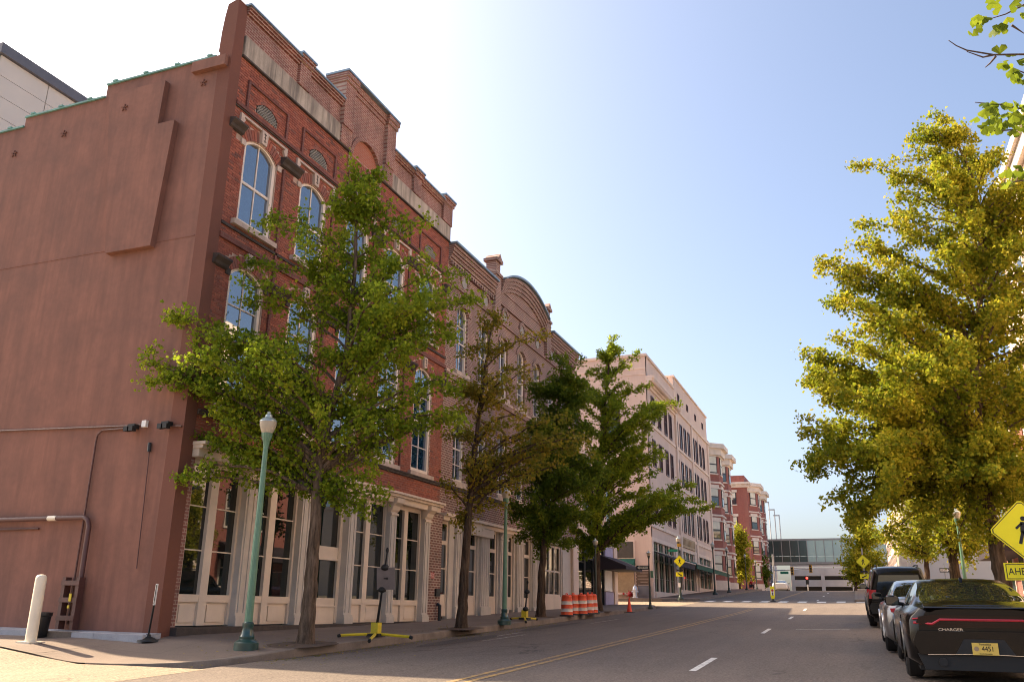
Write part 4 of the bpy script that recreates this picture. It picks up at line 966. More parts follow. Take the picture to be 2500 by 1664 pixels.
# ------------------------------------------------------------ red brick bay-windowed buildings, left far
def red_block(nm, label, x0, x1, z0, zt, yf, nb, depth=22, side_win=True):
    R = thing(nm, label, 'building', (x0, yf, z0))
    b = MB(); b.box(x0, x1, yf+.01, yf+.5, z0, zt-1.3); b.build('front_wall', 'rbrick', R)
    b = MB(); b.box(x0-.02, x0+.4, yf+.5, yf+depth, z0, zt-1.3); b.box(x0+.4, x1, yf+.5, yf+depth, z0, zt-1.5); b.build('side_wall', 'rbrick_s', R)
    H = zt-z0; fl = 4; fh = (H-2.6)/fl
    for k in range(nb):
        c = x0+(x1-x0)*(k+.5)/nb; hw = (x1-x0)/nb*.40; pr = 1.1
        P = [(c-hw, yf+.05), (c-hw*.5, yf-pr), (c+hw*.5, yf-pr), (c+hw, yf+.05)]
        b = MB(); b.prism(P, z0+1.2, zt-1.5, 'z'); bay = b.build('bay', 'rbrick', R)
        b = MB(); P2 = [(c-hw-.1, yf+.04), (c-hw*.5-.06, yf-pr-.12), (c+hw*.5+.06, yf-pr-.12), (c+hw+.1, yf+.04)]
        b.prism(P2, z0, z0+1.2, 'z')
        for f in range(1, fl+1): zz = z0+1.0+fh*f; b.prism(P2, zz-.18, zz, 'z'); b.prism(P2, zz-.75, zz-.62, 'z')
        b.prism([(c-hw-.6, yf+.03), (c-hw*.5-.3, yf-pr-.7), (c+hw*.5+.3, yf-pr-.7), (c+hw+.6, yf+.03)], zt-1.5, zt-1.0, 'z')
        b.prism([(c-hw-.3, yf+.03), (c-hw*.5-.15, yf-pr-.35), (c+hw*.5+.15, yf-pr-.35), (c+hw+.3, yf+.03)], zt-2.2, zt-1.5, 'z')
        b.build('bay_trim', 'trimw', bay)
        for f in range(fl):
            za = z0+1.9+fh*f; zb = za+fh*.55
            for (q0, q1) in zip(P, P[1:]):
                q0 = np.array(q0); q1 = np.array(q1); d = q1-q0; L = np.linalg.norm(d); d /= L; nn = np.array([d[1], -d[0]])
                mid = (q0+q1)/2; ww = min(.62, L*.33)
                if nn[1] > .2: continue
                b = MB(); b.obox((*(mid+nn*.02), (za+zb)/2), (*(d*ww), 0), (*(nn*.05), 0), (0, 0, (zb-za)/2)); w_ = b.build('window', 'blackm', bay)
                b = MB(); b.obox((*(mid+nn*.075), za+(zb-za)*.27), (*(d*(ww-.1)), 0), (*(nn*.008), 0), (0, 0, (zb-za)*.2)); b.build('pane', 'glass_far' if (f+k) % 3 else 'blind', w_)
                b = MB(); b.obox((*(mid+nn*.075), za+(zb-za)*.74), (*(d*(ww-.1)), 0), (*(nn*.008), 0), (0, 0, (zb-za)*.2)); b.build('pane', 'blind', w_)
                b = MB(); b.obox((*(mid+nn*.04), zb+.18), (*(d*(ww+.12)), 0), (*(nn*.05), 0), (0, 0, .16)); b.obox((*(mid+nn*.06), za-.07), (*(d*(ww+.1)), 0), (*(nn*.07), 0), (0, 0, .07)); b.build('lintel', 'trimw', w_)
    b = MB(); b.box(x0-.5, x1+.2, yf-.5, yf+depth, zt-1.3, zt-1.0); b.box(x0-.25, x1+.1, yf-.25, yf+depth, zt-1.75, zt-1.302)
    x = x0-.3
    while x < x1: b.box(x, x+.2, yf-.42, yf-.26, zt-1.55, zt-1.303); x += .7
    y = yf
    while y < yf+8: b.box(x0-.42, x0-.26, y, y+.2, zt-1.55, zt-1.303); y += .7
    b.build('cornice', 'trimw', R)
    b = MB(); b.box(x0, x1, yf+.3, yf+depth, zt-1.0, zt); b.build('roof', 'rooft', R)
    if side_win:
        for f in range(fl):
            for y0 in (yf+1.6, yf+4.6):
                za = z0+1.9+fh*f; zb = za+fh*.5
                b = MB(); b.box(x0-.10, x0-.021, y0, y0+1.3, za, zb); w_ = b.build('window', 'blackm', R)
                bx('pane', 'glass_far' if f % 2 else 'blind', w_, x0-.115, x0-.102, y0+.1, y0+1.2, za+.1, (za+zb)/2-.05); bx('pane', 'blind', w_, x0-.115, x0-.102, y0+.1, y0+1.2, (za+zb)/2+.05, zb-.1)
                b = MB(); b.box(x0-.12, x0-.021, y0-.15, y0+1.45, zb+.02, zb+.36); b.box(x0-.16, x0-.021, y0-.1, y0+1.4, za-.15, za-.02); b.build('lintel', 'trimw', w_)
    return R
red_block('bay_window_building', 'red brick building with projecting bays and pale cornice next to the beige building', 92.0, 106.0, 3.2, 19.7, FY+.4, 2, side_win=False)
RB2 = red_block('bay_window_building', 'farther red brick block with red tiled roof standing behind small street trees', 129.0, 146.5, 3.9, 20.4, FY+.2, 2)
# ------------------------------------------------------------ white panelled tower behind, top left
B6 = thing('panelled_tower', 'cream metal panelled tower rising behind the brown stucco wall', 'building', (26.2, 40, 0.2))
b = MB(); b.box(26.2, 44, 40, 58, .0, 29.3); b.build('tower_core', 'roofk', B6)
for i in range(6):
    for k in range(22):
        z0 = 4+1.15*k
        b = MB(); b.box(26.22+3.0*i, 26.2+3.0*i+2.97, 39.9, 40.001, z0, z0+1.12); b.build('panel', 'panelw', B6) if z0 > 18 else None
b = MB(); b.box(26.0, 44.2, 39.7, 58.2, 29.3, 29.9); b.build('roof_edge', 'roofk', B6)
b = MB(); b.box(26.1, 26.198, 40.0, 58, 18, 29.29); b.build('side_panel', 'greyb', B6)
# ------------------------------------------------------------ garage, far blocks, glazed footbridge
GX = 190
G = thing('parking_garage', 'concrete parking garage with dark open decks closing the end of the street', 'garage', (GX, 5, 4.0))
b = MB()
for z0, z1 in ((3.8, 5.4), (6.3, 7.6), (8.4, 10.0), (10.2, 10.7)): b.box(GX, GX+.5, -16, 12.6, z0, z1)
for y in (12.2, 6.4, .6, -5.2, -11): b.box(GX-.15, GX+.02, y-.35, y+.35, 3.8, 10.0)
b.build('deck_front', 'garage', G)
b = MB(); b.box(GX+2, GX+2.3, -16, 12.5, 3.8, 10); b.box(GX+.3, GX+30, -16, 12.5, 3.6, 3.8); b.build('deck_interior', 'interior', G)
b = MB(); b.box(GX+2.3, GX+30, -16, 12.5, 3.8, 10.2); b.build('garage_core', 'garage', G)
FB = thing('office_block', 'grey and brick office block beside the far end of the footbridge', 'building', (152, 16, 4))
b = MB(); b.box(150, 153, 15.0, 24, 3.8, 20.2); b.build('grey_tower', 'greyb', FB); b = MB(); b.box(153, 178, 15.5, 30, 3.8, 14.8); b.build('brick_wing', 'rbrick', FB); b = MB(); b.box(178, 190, 15.2, 30, 3.8, 13.5); b.build('grey_wing', 'greyb', FB)
b = MB(); b.box(149.9, 149.99, 16.0, 16.5, 9, 18); b.box(151.2, 151.6, 14.9, 14.99, 12, 16); b.build('window', 'glass_far', FB)
SK = thing('footbridge', 'glazed teal footbridge crossing high over the street', 'bridge', (150, 5, 4))
b = MB(); b.box(150, 153.5, -9, 15.2, 8.75, 9.1); b.box(150, 153.5, -9, 15.2, 12.5, 12.8)
for y in np.linspace(-8.8, 15.0, 19): b.box(149.96, 150.06, y-.05, y+.05, 9.1, 12.5); b.box(153.44, 153.5, y-.05, y+.05, 9.1, 12.5)
b.build('bridge_frame', 'brsteel', SK)
for i in range(18):
    y0 = -8.8+23.8*i/18; y1 = -8.8+23.8*(i+1)/18
    bx('pane', 'tealglass' if i < 12 else 'dglass', SK, 150.03, 150.05, y0+.05, y1-.05, 9.1, 10.0); bx('pane', 'tealglass' if i < 12 else 'dglass', SK, 150.03, 150.05, y0+.05, y1-.05, 10.04, 12.5)
b = MB()
for i in range(6): y = 7.6+1.25*i; b.tube([(150.4, y, 9.2), (150.4, y+(1.1 if i % 2 else -1.1), 12.4)], .09, 6)
b.build('brace', 'trimw', SK)
# ------------------------------------------------------------ right side of the street
def right_block(nm, label, x0, x1, zt, m, floors, winw=1.2, gap=3.0, wm='trimw', gm='glass_far', y=RFY):
    R = thing(nm, label, 'building', (x0, y, zr(x0)+.2))
    b = MB(); b.box(x0, x1, y-18, y, zr(x0)-.3, zt); b.build('wall', m, R)
    b = MB(); b.box(x0-.1, x1+.1, y-18, y+.35, zt, zt+.35); b.box(x0-.05, x1+.05, y, y+.2, zt-.5, zt-.001); b.build('cornice', wm, R)
    fh = (zt-zr(x0)-1.5)/floors; n = max(1, int((x1-x0)/gap))
    for f in range(floors):
        for k in range(n):
            c = x0+(x1-x0)*(k+.5)/n; za = zr(x0)+1.2+fh*f; zb = za+fh*.6
            b = MB(); b.box(c-winw/2-.1, c+winw/2+.1, y, y+.07, za-.12, zb+.12); w_ = b.build('window', wm, R)
            bx('pane', gm, w_, c-winw/2, c+winw/2, y+.07, y+.082, za, (za+zb)/2-.04); bx('pane', gm, w_, c-winw/2, c+winw/2, y+.07, y+.082, (za+zb)/2+.04, zb)
    return R
right_block('cream_building', 'tall cream building behind the big ginkgo at the right edge', 14, 40, 17.3, 'beigel', 4)
rb_ = right_block('low_brick_shop', 'low brick shop with black awning behind the right hand trees', 40.3, 49.5, 9.5, 'rbrick', 2)
b = MB(); b.prism([(RFY+.01, 4.9), (RFY+1.3, 4.3), (RFY+1.3, 3.9), (RFY+.01, 3.9)][::-1], 41, 49, 'x'); b.build('awning', 'awnk', rb_)
rc = right_block('ribbed_white_building', 'white building with tall vertical ribs beyond the side street on the right', 74, 104, 10.5, 'panelw', 1, 1.0, 30, y=-4.2)
b = MB()
for i in range(14): b.box(74.2+1.5*i, 74.8+1.5*i, -4.2, -3.8, 2.6, 10.2)
b.build('rib', 'trimw', rc)
right_block('rose_building', 'pinkish building at the far right end of the street', 106, 140, 11.5, 'beige', 3, y=-4.5)
# ------------------------------------------------------------ street furniture
def acorn_lamp(label, base, H, dark=False, group='acorn street lamps'):
    L = thing('street_lamp', label, 'street lamp', base, 0, group)
    x, y, z = base; s = 'lampk' if dark else 'lampg'; k = H
    n = 24
    mk('base', 'lampk' if dark else 'lampd', L, lambda b: b.lathe([(.050*k, -.02), (.050*k, .026*k), (.044*k, .032*k), (.030*k, .040*k), (.031*k, .05*k), (.026*k, .058*k), (.021*k, .085*k), (.023*k, .092*k), (.023*k, .103*k), (.018*k, .108*k)], (x, y, z), n), 35)
    mk('shaft', s, L, lambda b: b.lathe([(.0168*k, .106*k), (.0155*k, .4*k), (.0105*k, .848*k)], (x, y, z), 32, .06), 30)
    mk('collar', 'lampk' if dark else 'lampg', L, lambda b: b.lathe([(.011*k, .84*k), (.013*k, .85*k), (.014*k, .862*k), (.022*k, .880*k), (.024*k, .902*k)], (x, y, z), 32, .07), 30)
    g = mk('globe', 'globe', L, lambda b: b.lathe([(.0215*k, .900*k), (.028*k, .910*k), (.0365*k, .938*k), (.037*k, .952*k)], (x, y, z), n), 35)
    mk('cap', 'cap', g, lambda b: b.lathe([(.0385*k, .951*k), (.038*k, .957*k), (.027*k, .968*k), (.016*k, .973*k), (.015*k, .984*k), (.0075*k, .99*k), (.008*k, .996*k), (.002*k, 1.0*k)], (x, y, z), n), 35)
    return L
def lamp_px(label, bp, tp, zfn, dark=False, Y=None, **kw):
    p = gpix(*bp, zfn) if Y is None else at_y(bp[0], bp[1], Y)
    if Y is not None: p[2] = zfn(p[0], Y)
    H = top_at(p, tp[1])-p[2]
    return acorn_lamp(label, tuple(p), H, dark, **kw), p, H
farz = lambda x, y: zr(x)+.15+(y-KY)*.012
L1, l1p, l1h = lamp_px('tall green fluted acorn street lamp at the near corner of the pavement', (600, 1584), (654, 1004), side_z)
lamp_px('green acorn street lamp between the thin yellowing tree and the dark tree', (1231, 1523), (1241, 1184), side_z)
lamp_px('acorn street lamp just behind the orange and white drums', (1456, 1497), (1455, 1312), side_z, True)
L3, l3p, l3h = lamp_px('short acorn lamp carrying the one way sign at the side street', (1588, 1485), (1587, 1342), side_z, True)
LB, lbp, lbh = lamp_px('acorn lamp with the yellow pedestrian sign in front of the beige building', (1662, 1462), (1657, 1307), farz, True, Y=10.95)
lamp_px('acorn lamp by the last window of the beige building', (1746, 1449), (1740, 1322), farz, True, Y=10.95)
lamp_px('acorn lamp in front of the red bay windowed building', (1780, 1446), (1776, 1333), farz, True, Y=10.95)
lamp_px('acorn lamp with a sign seen from behind by the leafy street tree', (1824, 1446), (1820, 1351), farz, True, Y=10.95)
lamp_px('farthest acorn lamp on the left before the footbridge', (1849, 1447), (1847, 1366), farz, True, Y=10.95)
lamp_px('acorn lamp half hidden by ginkgo leaves on the right pavement', (2362, 1452), (2334, 1238), rside_z, False, Y=-3.05)
def ped_symbol(b, O, k, R=(0, -1, 0), N=(-1, 0, 0)):
    """walking figure on a sign plate; O centre, k size, R right vector"""
    R = np.array(R, float); U = np.array([0, 0, 1.]); N = np.array(N, float); O = np.array(O, float)+N*.004
    def bar(a, c, w_):
        a = np.array(a, float); c = np.array(c, float); d = c-a; L = np.linalg.norm(d); d /= L; q = np.array([-d[1], d[0]])
        m0 = (a+c)/2; f = lambda v: R*v[0]+U*v[1]
        b.obox(O+f(m0)*k, f(d)*L/2*k, f(q)*w_/2*k, N*.002)
    b.tube([O+U*.36*k-N*.002+R*.03*k, O+U*.36*k+N*.003+R*.03*k], .075*k, 10)
    bar((.02, .26), (-.02, -.06), .15); bar((-.02, -.02), (-.14, -.4), .09); bar((.0, -.04), (.08, -.2), .1); bar((.08, -.18), (.16, -.4), .08)
    bar((-.02, .22), (-.2, .06), .07); bar((.04, .22), (.16, .1), .06); bar((.16, .11), (.1, -.02), .05)
def diamond(parent, O, h, m='signy', sym=True, N=(-1, 0, 0), R=(0, -1, 0), name='sign_plate'):
    O = np.array(O, float); N_ = np.array(N, float); R_ = np.array(R, float); U = np.array([0, 0, 1.])
    b = MB(); c = .93
    pts = []
    for a in range(4):
        v0 = [(0, 1), (1, 0), (0, -1), (-1, 0)][a]; v1 = [(0, 1), (1, 0), (0, -1), (-1, 0)][(a+1) % 4]
        pts += [tuple(v0[i]*.94+v1[i]*.06 for i in (0, 1)), tuple(v0[i]*.06+v1[i]*.94 for i in (0, 1))]
    def pl(bb, s, o0, o1):
        n = len(pts); vs = [O+R_*p[0]*h*s+U*p[1]*h*s+N_*o0 for p in pts]+[O+R_*p[0]*h*s+U*p[1]*h*s+N_*o1 for p in pts]
        bb.add(vs, [tuple(range(n)), tuple(range(2*n-1, n-1, -1))]+[(i, n+i, n+(i+1) % n, (i+1) % n) for i in range(n)])
    pl(b, 1, -.004, .0); p = b.build(name, m, parent)
    if sym:
        b = MB(); pl(b, .955, .0, .0015); b.build('sign_border', 'black', p); b = MB(); pl(b, .92, .0016, .003); b.build('sign_face', m, p)
        b = MB(); ped_symbol(b, O, h*1.05, R_, N_); b.build('walking_figure', 'black', p)
    return p
# pedestrian crossing sign on lamp B
d_b = depth_of(lbp)-.3
cB = at_depth(1659, 1369, d_b); diamond(LB, cB, 14.6*d_b/FPX)
cA = at_depth(1659, 1401, d_b); k = d_b/FPX
pa = bx('arrow_plate', 'signy', LB, cA[0]-.004, cA[0], cA[1]-9*k, cA[1]+9*k, cA[2]-5*k, cA[2]+5*k)
b = MB(); b.obox((cA[0]-.008, cA[1], cA[2]), (.003, 0, 0), (0, -4.2*k, -2.6*k), (0, .55*k, -.9*k)); b.prism([(cA[1]-5.5*k, cA[2]-3.4*k), (cA[1]-1.9*k, cA[2]-3.2*k), (cA[1]-4.6*k, cA[2]+.4*k)], cA[0]-.011, cA[0]-.005, 'x'); b.build('arrow', 'black', pa)
cm = at_depth(1660, 1391, d_b); bx('flasher_bar', 'blackm', LB, cm[0]-.03, cm[0], cm[1]-8*k, cm[1]+8*k, cm[2]-1.6*k, cm[2]+1.6*k)
cm = at_depth(1658, 1330, d_b); bx('signal_box', 'sigy', LB, cm[0]-.05, cm[0]+.1, cm[1]-4.6*k, cm[1]+4.6*k, cm[2]-3.8*k, cm[2]+3.8*k)
cm = at_depth(1658.5, 1427, d_b); bx('notice', 'white', LB, cm[0]-.02, cm[0]-.0, cm[1]-3*k, cm[1]+3*k, cm[2]-5*k, cm[2]+5*k)
cm = at_depth(1643, 1343, d_b); bx('street_name_plate', 'signgr', LB, cm[0]-.01, cm[0], cm[1]-11.5*k, cm[1]+11.5*k, cm[2]-3*k, cm[2]+3*k)
# one way sign on lamp 3
d3 = depth_of(l3p)-.1; k = d3/FPX; c0 = at_depth(1568.5, 1384.5, d3)
po = bx('one_way_plate', 'black', L3, c0[0]-.005, c0[0], c0[1]-15.2*k, c0[1]+15.2*k, c0[2]-5*k, c0[2]+5*k)
b = MB(); q = lambda y, z: (c0[1]+y*k, c0[2]+z*k)
b.prism([q(13.5, 0), q(7.5, 4.2), q(7.5, 2.7), q(-13, 2.7), q(-13, -2.7), q(7.5, -2.7), q(7.5, -4.2)], c0[0]-.009, c0[0]-.0051, 'x'); b.build('arrow', 'white', po)
text_mesh('sign_letters', 'ONE WAY', 4.3*k, 'black', po, (c0[0]-.010, c0[1]-3*k, c0[2]), (0, -1, 0), (0, 0, 1), .001, sx=1.0)
cx3 = at_depth(1591, 1401, d3); bx('control_box', 'lampg', L3, cx3[0]-.1, cx3[0]+.1, cx3[1]-4*k, cx3[1]+2*k, cx3[2]-8*k, cx3[2]+8*k)
# bollard, sign post, slab, planter by the stucco wall
bz = side_z(13.0, 15.15); tb = at_x(86.5, 1410, 13.0)
B = thing('bollard', 'cream white steel bollard standing in sunlight by the stucco wall', 'bollard', (13.0, 15.15, bz))
bh = 1.27
mk('post', 'ywhite', B, lambda b: b.lathe([(.105, .0), (.105, bh-.08), (.098, bh-.03), (.07, bh), (.02, bh+.012)], (13.0, 15.15, bz), 24), 35)
mk('base_plate', 'ywhite', B, lambda b: b.box(12.82, 13.18, 14.97, 15.33, bz-.01, bz+.02))
p = gpix(360, 1565, side_z)
S = thing('flexible_sign_post', 'thin black sign post on a domed rubber base at the building corner', 'sign post', p)
d = depth_of(p); t0 = at_depth(373, 1500, d); t1 = at_depth(384, 1424, d); t2 = at_depth(376, 1476, d)
mk('base', 'black', S, lambda b: b.lathe([(.21, 0), (.2, .03), (.12, .07), (.05, .1), (.045, .14)], tuple(p), 24), 35)
mk('post', 'blackm', S, lambda b: b.tube([p+[0, 0, .1], (p+t2)/2+[0, 0, .05], t2], .02, 8), 40)
u_ = (t1-t2); mk('sign_blade', 'white', S, lambda b: b.obox((t1+t2)/2, (.012, .03, 0), (.01, -.006, 0), u_/2))
mk('sign_edge', 'black', S, lambda b: b.obox((t1+t2)/2+np.array([-.006, -.006, 0]), (.008, .02, 0), (.008, -.005, 0), u_/2*.93))
p = gpix(158, 1552, side_z)
o = MB(); o.prism([(p[0]-.25, p[1]+.42), (p[0]-.3, p[1]-.1), (p[0]-.05, p[1]-.45), (p[0]+.25, p[1]-.4), (p[0]+.2, p[1]+.3)], p[2]-.02, p[2]+.10, 'z'); o = o.build('stone_slab', 'kerb', None, org=tuple(p)); tag(o, 'loose pale stone slab lying by the concrete ledge', 'stone')
yq = at_x(97, 1520, 13.85)[1]; p = np.array([13.85, yq, side_z(13.85, yq)])
o = MB(); o.lathe([(.14, 0), (.17, .04), (.2, .42), (.22, .44), (.22, .5), (.15, .51)], tuple(p), 18); o = o.build('planter_pot', 'blackm', None, 35, org=tuple(p)); tag(o, 'dark round pot at the foot of the stucco wall behind the bollard', 'pot')
lb = MB()
for i in range(14):
    y0 = 13.42+1.3*i; lb.add([(14.1, y0, .3), (14.1, y0+1.29, .3), (14.1, y0+1.29, .80+.012*i), (14.1, y0, .79+.012*i), (14.6, y0, .3), (14.6, y0+1.29, .3), (14.6, y0+1.29, .83+.012*i), (14.6, y0, .82+.012*i)], [(0, 1, 2, 3), (3, 2, 6, 7), (0, 3, 7, 4), (1, 5, 6, 2)])
struct(lb.build('concrete_ledge', 'ledge'))
# portable sign stands
def stand(label, bp, tp, legs, plate=None):
    p = gpix(*bp, side_z); d = depth_of(p); T = at_depth(*tp, d)
    S = thing('sign_stand', label, 'sign stand', p, 0, 'portable sign stands')
    mk('mast', 'blackm', S, lambda b: b.tube([p+[0, 0, .12], p+(T-p)*.5, T], [.035, .025, .018], 8), 40)
    mk('hub', 'signyd', S, lambda b: b.box(p[0]-.09, p[0]+.09, p[1]-.09, p[1]+.09, p[2]+.08, p[2]+.34))
    mk('hub_plate', 'black', S, lambda b: b.box(p[0]-.16, p[0]+.16, p[1]-.16, p[1]+.16, p[2]+.03, p[2]+.1))
    for l in legs:
        e = gpix(*l, side_z)+np.array([0, 0, .05]); s0 = p+[0, 0, .09]
        lg = mk('leg', 'signyd', S, lambda b: b.tube([s0, e], .034, 6))
        mk('foot', 'black', lg, lambda b: b.tube([e+(e-s0)*.0, e+(e-s0)/np.linalg.norm(e-s0)*.07-[0, 0, .02]], .04, 6))
    for f in ((.44, .60) if plate else (.3, .75)):
        q = p+(T-p)*(f if not plate else (.55 if f < .5 else .8)); mk('clamp', 'black', S, lambda b: b.lathe([(.03, -.07), (.09, -.04), (.1, 0), (.08, .05), (.02, .08)], tuple(q), 10), 50)
    mk('mast_tip', 'black', S, lambda b: b.lathe([(.03, -.05), (.04, 0), (.02, .06)], tuple(T), 8), 50)
    if plate:
        c = np.array(at_depth(*plate[0], d-.04)); w_ = plate[1]*d/FPX/2; h_ = plate[2]*d/FPX/2
        b = MB(); nR = RT*1.0; b.obox(c, RT*w_, UP*h_, FW*.006); pl = b.build('sign_panel', 'greypl', S)
        b = MB(); b.obox(c-FW*.011+UP*.0+RT*.0, RT*.05, UP*.012, FW*.004); b.obox(c-FW*.011+RT*.03, RT*.01, UP*.03, FW*.0042); b.build('bolt', 'blackm', pl)
    return S
stand('portable sign stand with yellow legs and a grey panel on the near pavement', (917, 1556), (946, 1342), ((831, 1555), (1000, 1559), (902, 1567)), ((942, 1411), 44, 54))
stand('portable sign stand with yellow legs and no panel near the second lamp', (1281, 1514), (1288, 1420), ((1250, 1512), (1308, 1513), (1284, 1520)))
# drums, cone
def drum(label, px, py):
    p = gpix(px, py, side_z); D = thing('traffic_drum', label, 'traffic drum', p, 0, 'orange and white drums')
    k_ = .82; D.scale = (k_,)*3; z = p[2]; r = lambda t: .29-.055*t
    mk('rubber_base', 'black', D, lambda b: b.lathe([(.35, 0), (.34, .06), (.3, .07)], tuple(p), 24), 35)
    lev = [(.05, .20, 'orange'), (.20, .35, 'drumw'), (.35, .52, 'orange'), (.52, .67, 'drumw'), (.67, .88, 'orange')]
    for a, c, m in lev:
        mk('band', m, D, lambda b: b.lathe([(r(a)+.006, a), (r(a), a+.012), (r(c), c-.012), (r(c)+.006, c)], tuple(p), 24), 40)
    mk('top', 'orange', D, lambda b: b.lathe([(.235, .88), (.215, .93), (.19, .95), (.05, .955)], tuple(p), 24), 40)
    mk('handle', 'orange', D, lambda b: b.tube([p+[-.13, 0, .94], p+[-.11, 0, 1.01], p+[.11, 0, 1.01], p+[.13, 0, .94]], .025, 8), 50)
for lab, x, y in (('front left orange and white traffic drum with two pale bands', 1384, 1503.5), ('orange drum half hidden behind the front left drum', 1400, 1500.5), ('orange drum leading the middle pair beside the lamp', 1420, 1500.5), ('orange drum in the second pair, half hidden from the left', 1436, 1498.5), ('rearmost orange drum nearest the side street', 1446, 1497.5)): drum(lab, x, y)
p = gpix(1537, 1494, side_z); Cn = thing('traffic_cone', 'single slim red orange traffic cone at the kerb', 'traffic cone', p); Cn.scale = (.85,)*3
mk('cone', 'conered', Cn, lambda b: b.lathe([(.15, .03), (.13, .05), (.035, .66), (.025, .7)], tuple(p), 20), 35)
mk('base', 'black', Cn, lambda b: b.box(p[0]-.22, p[0]+.22, p[1]-.22, p[1]+.22, p[2], p[2]+.035))
# hydrant, fire connection, cabinet across the side street
hx = 61.2; h = at_x(1551, 1465, hx); h[2] = farz(hx, h[1])
Hd = thing('fire_hydrant', 'silver fire hydrant beside the beige side wall', 'hydrant', h)
mk('barrel', 'silver', Hd, lambda b: b.lathe([(.2, 0), (.2, .06), (.13, .08), (.13, .48), (.18, .5), (.18, .58), (.15, .62)], tuple(h), 20), 35)
mk('bonnet', 'silver', Hd, lambda b: b.lathe([(.17, .62), (.15, .72), (.09, .8), (.04, .82), (.04, .9), (.01, .9)], tuple(h), 20), 35)
for s in (-1, 1): mk('nozzle', 'silver', Hd, lambda b: b.tube([h+[0, s*.1, .42], h+[0, s*.24, .42]], .065, 10))
mk('nozzle', 'silver', Hd, lambda b: b.tube([h+[-.1, 0, .4], h+[-.23, 0, .4]], .085, 10))
f = at_x(1538.5, 1449.5, 62.0)
Fc_ = thing('fire_connection', 'red star shaped fire connection on the beige wall by the hydrant', 'fire connection', f)
Fc_.scale = (.62,)*3; mk('valve', 'red', Fc_, lambda b: (b.lathe([(.05, -.32), (.2, -.22), (.3, 0), (.2, .22), (.05, .32)], (f[0]-.1, f[1], f[2]), 12)), 40)
for a in range(7): mk('spike', 'red', Fc_, lambda b: b.tube([f+[-.1, 0, 0], f+np.array([-.12, .5*math.cos(a*.9+.3), .5*math.sin(a*.9+.3)])], [.1, .025], 6), 40)
mk('cap', 'red', Fc_, lambda b: b.tube([f+[.15, .75, .05], f+[-.15, .75, .05]], .13, 12))
c0 = at_x(1561, 1463, 61.7); c1 = at_x(1586, 1430, 61.7); zb = farz(61.5, 13.5)
Cb = thing('utility_cabinet', 'dark grey utility cabinet against the beige corner', 'cabinet', (61.6, (c0[1]+c1[1])/2, zb))
mk('cabinet_body', 'greypl' if False else 'roofk', Cb, lambda b: b.box(61.4, 62.1, min(c0[1], c1[1]), max(c0[1], c1[1]), zb-.05, c1[2])); mk('door', 'roofk', Cb, lambda b: b.box(61.37, 61.4, min(c0[1], c1[1])+.08, max(c0[1], c1[1])-.08, zb+.15, c1[2]-.1))
# paddle sign on the centre line
pp = at_y(1887.5, 1465, 5.38); pz = road_z(pp[0], 5.38); kk = depth_of(pp)/FPX
Pd = thing('crossing_paddle', 'yellow in-street pedestrian paddle standing on the centre line', 'sign', (pp[0], 5.38, pz))
w_ = 5.3*kk; hh = 36*kk
mk('paddle', 'signy', Pd, lambda b: b.prism([(5.38-.5*w_, pz+.16), (5.38+.5*w_, pz+.16), (5.38+w_, pz+.34), (5.38+w_, pz+hh), (5.38-w_, pz+hh), (5.38-w_, pz+.34)], pp[0]-.012, pp[0]+.012, 'x'))
mk('sign_face', 'white', Pd, lambda b: b.box(pp[0]-.016, pp[0]-.0121, 5.38-.7*w_, 5.38+.7*w_, pz+.42, pz+hh*.82))
mk('stop_mark', 'red', Pd, lambda b: b.tube([(pp[0]-.0161, 5.38, pz+hh*.74), (pp[0]-.02, 5.38, pz+hh*.74)], .085, 8)); mk('walking_figure', 'black', Pd, lambda b: ped_symbol(b, (pp[0]-.017, 5.38, pz+hh*.5), .3))
mk('base', 'black', Pd, lambda b: b.lathe([(.2, .006), (.18, .05), (.06, .1), (.05, .2)], (pp[0], 5.38, pz), 12), 40)
# right hand signs
def far_sign(lab, px, py, dep, hp):
    c = at_depth(px, py, dep); zb = rside_z(c[0], c[1]) if c[1] < 0 else zr(c[0])
    S = thing('crossing_sign', lab, 'sign', (c[0], c[1], zb)); mk('post', 'steel', S, lambda b: b.tube([(c[0]+.05, c[1], zb), (c[0]+.05, c[1], c[2]+hp*dep/FPX*1.9)], .045, 8), 40)
    diamond(S, c, hp*dep/FPX); k = dep/FPX; a = c-np.array([0, 0, hp*2.05*k])
    pl = bx('arrow_plate', 'signy', S, a[0]-.004, a[0], a[1]-hp*.62*k, a[1]+hp*.62*k, a[2]-hp*.31*k, a[2]+hp*.31*k)
    b = MB(); b.obox((a[0]-.007, a[1], a[2]), (.002, 0, 0), (0, hp*.3*k, -hp*.15*k), (0, hp*.04*k, hp*.06*k)); b.prism([(a[1]+hp*.4*k, a[2]-hp*.22*k), (a[1]+hp*.1*k, a[2]-hp*.2*k), (a[1]+hp*.3*k, a[2]+.04*k)], a[0]-.01, a[0]-.005, 'x'); b.build('arrow', 'black', pl)
    bx('flasher_bar', 'blackm', S, c[0]-.05, c[0]+.02, c[1]-hp*.45*k, c[1]+hp*.45*k, c[2]-hp*1.5*k, c[2]-hp*1.28*k)
far_sign('yellow diamond pedestrian sign with arrow plate on the far right of the crossing', 2107, 1370, 61, 17)
c = at_depth(2499, 1294, 15.2); zb = rside_z(c[0], c[1])
AS = thing('warning_sign', 'large yellow diamond warning sign with AHEAD plate behind the black car', 'sign', (c[0], c[1], zb))
mk('post', 'steel', AS, lambda b: b.box(c[0]+.004, c[0]+.05, c[1]-.03, c[1]+.03, zb, c[2]+.5))
diamond(AS, c, .55)
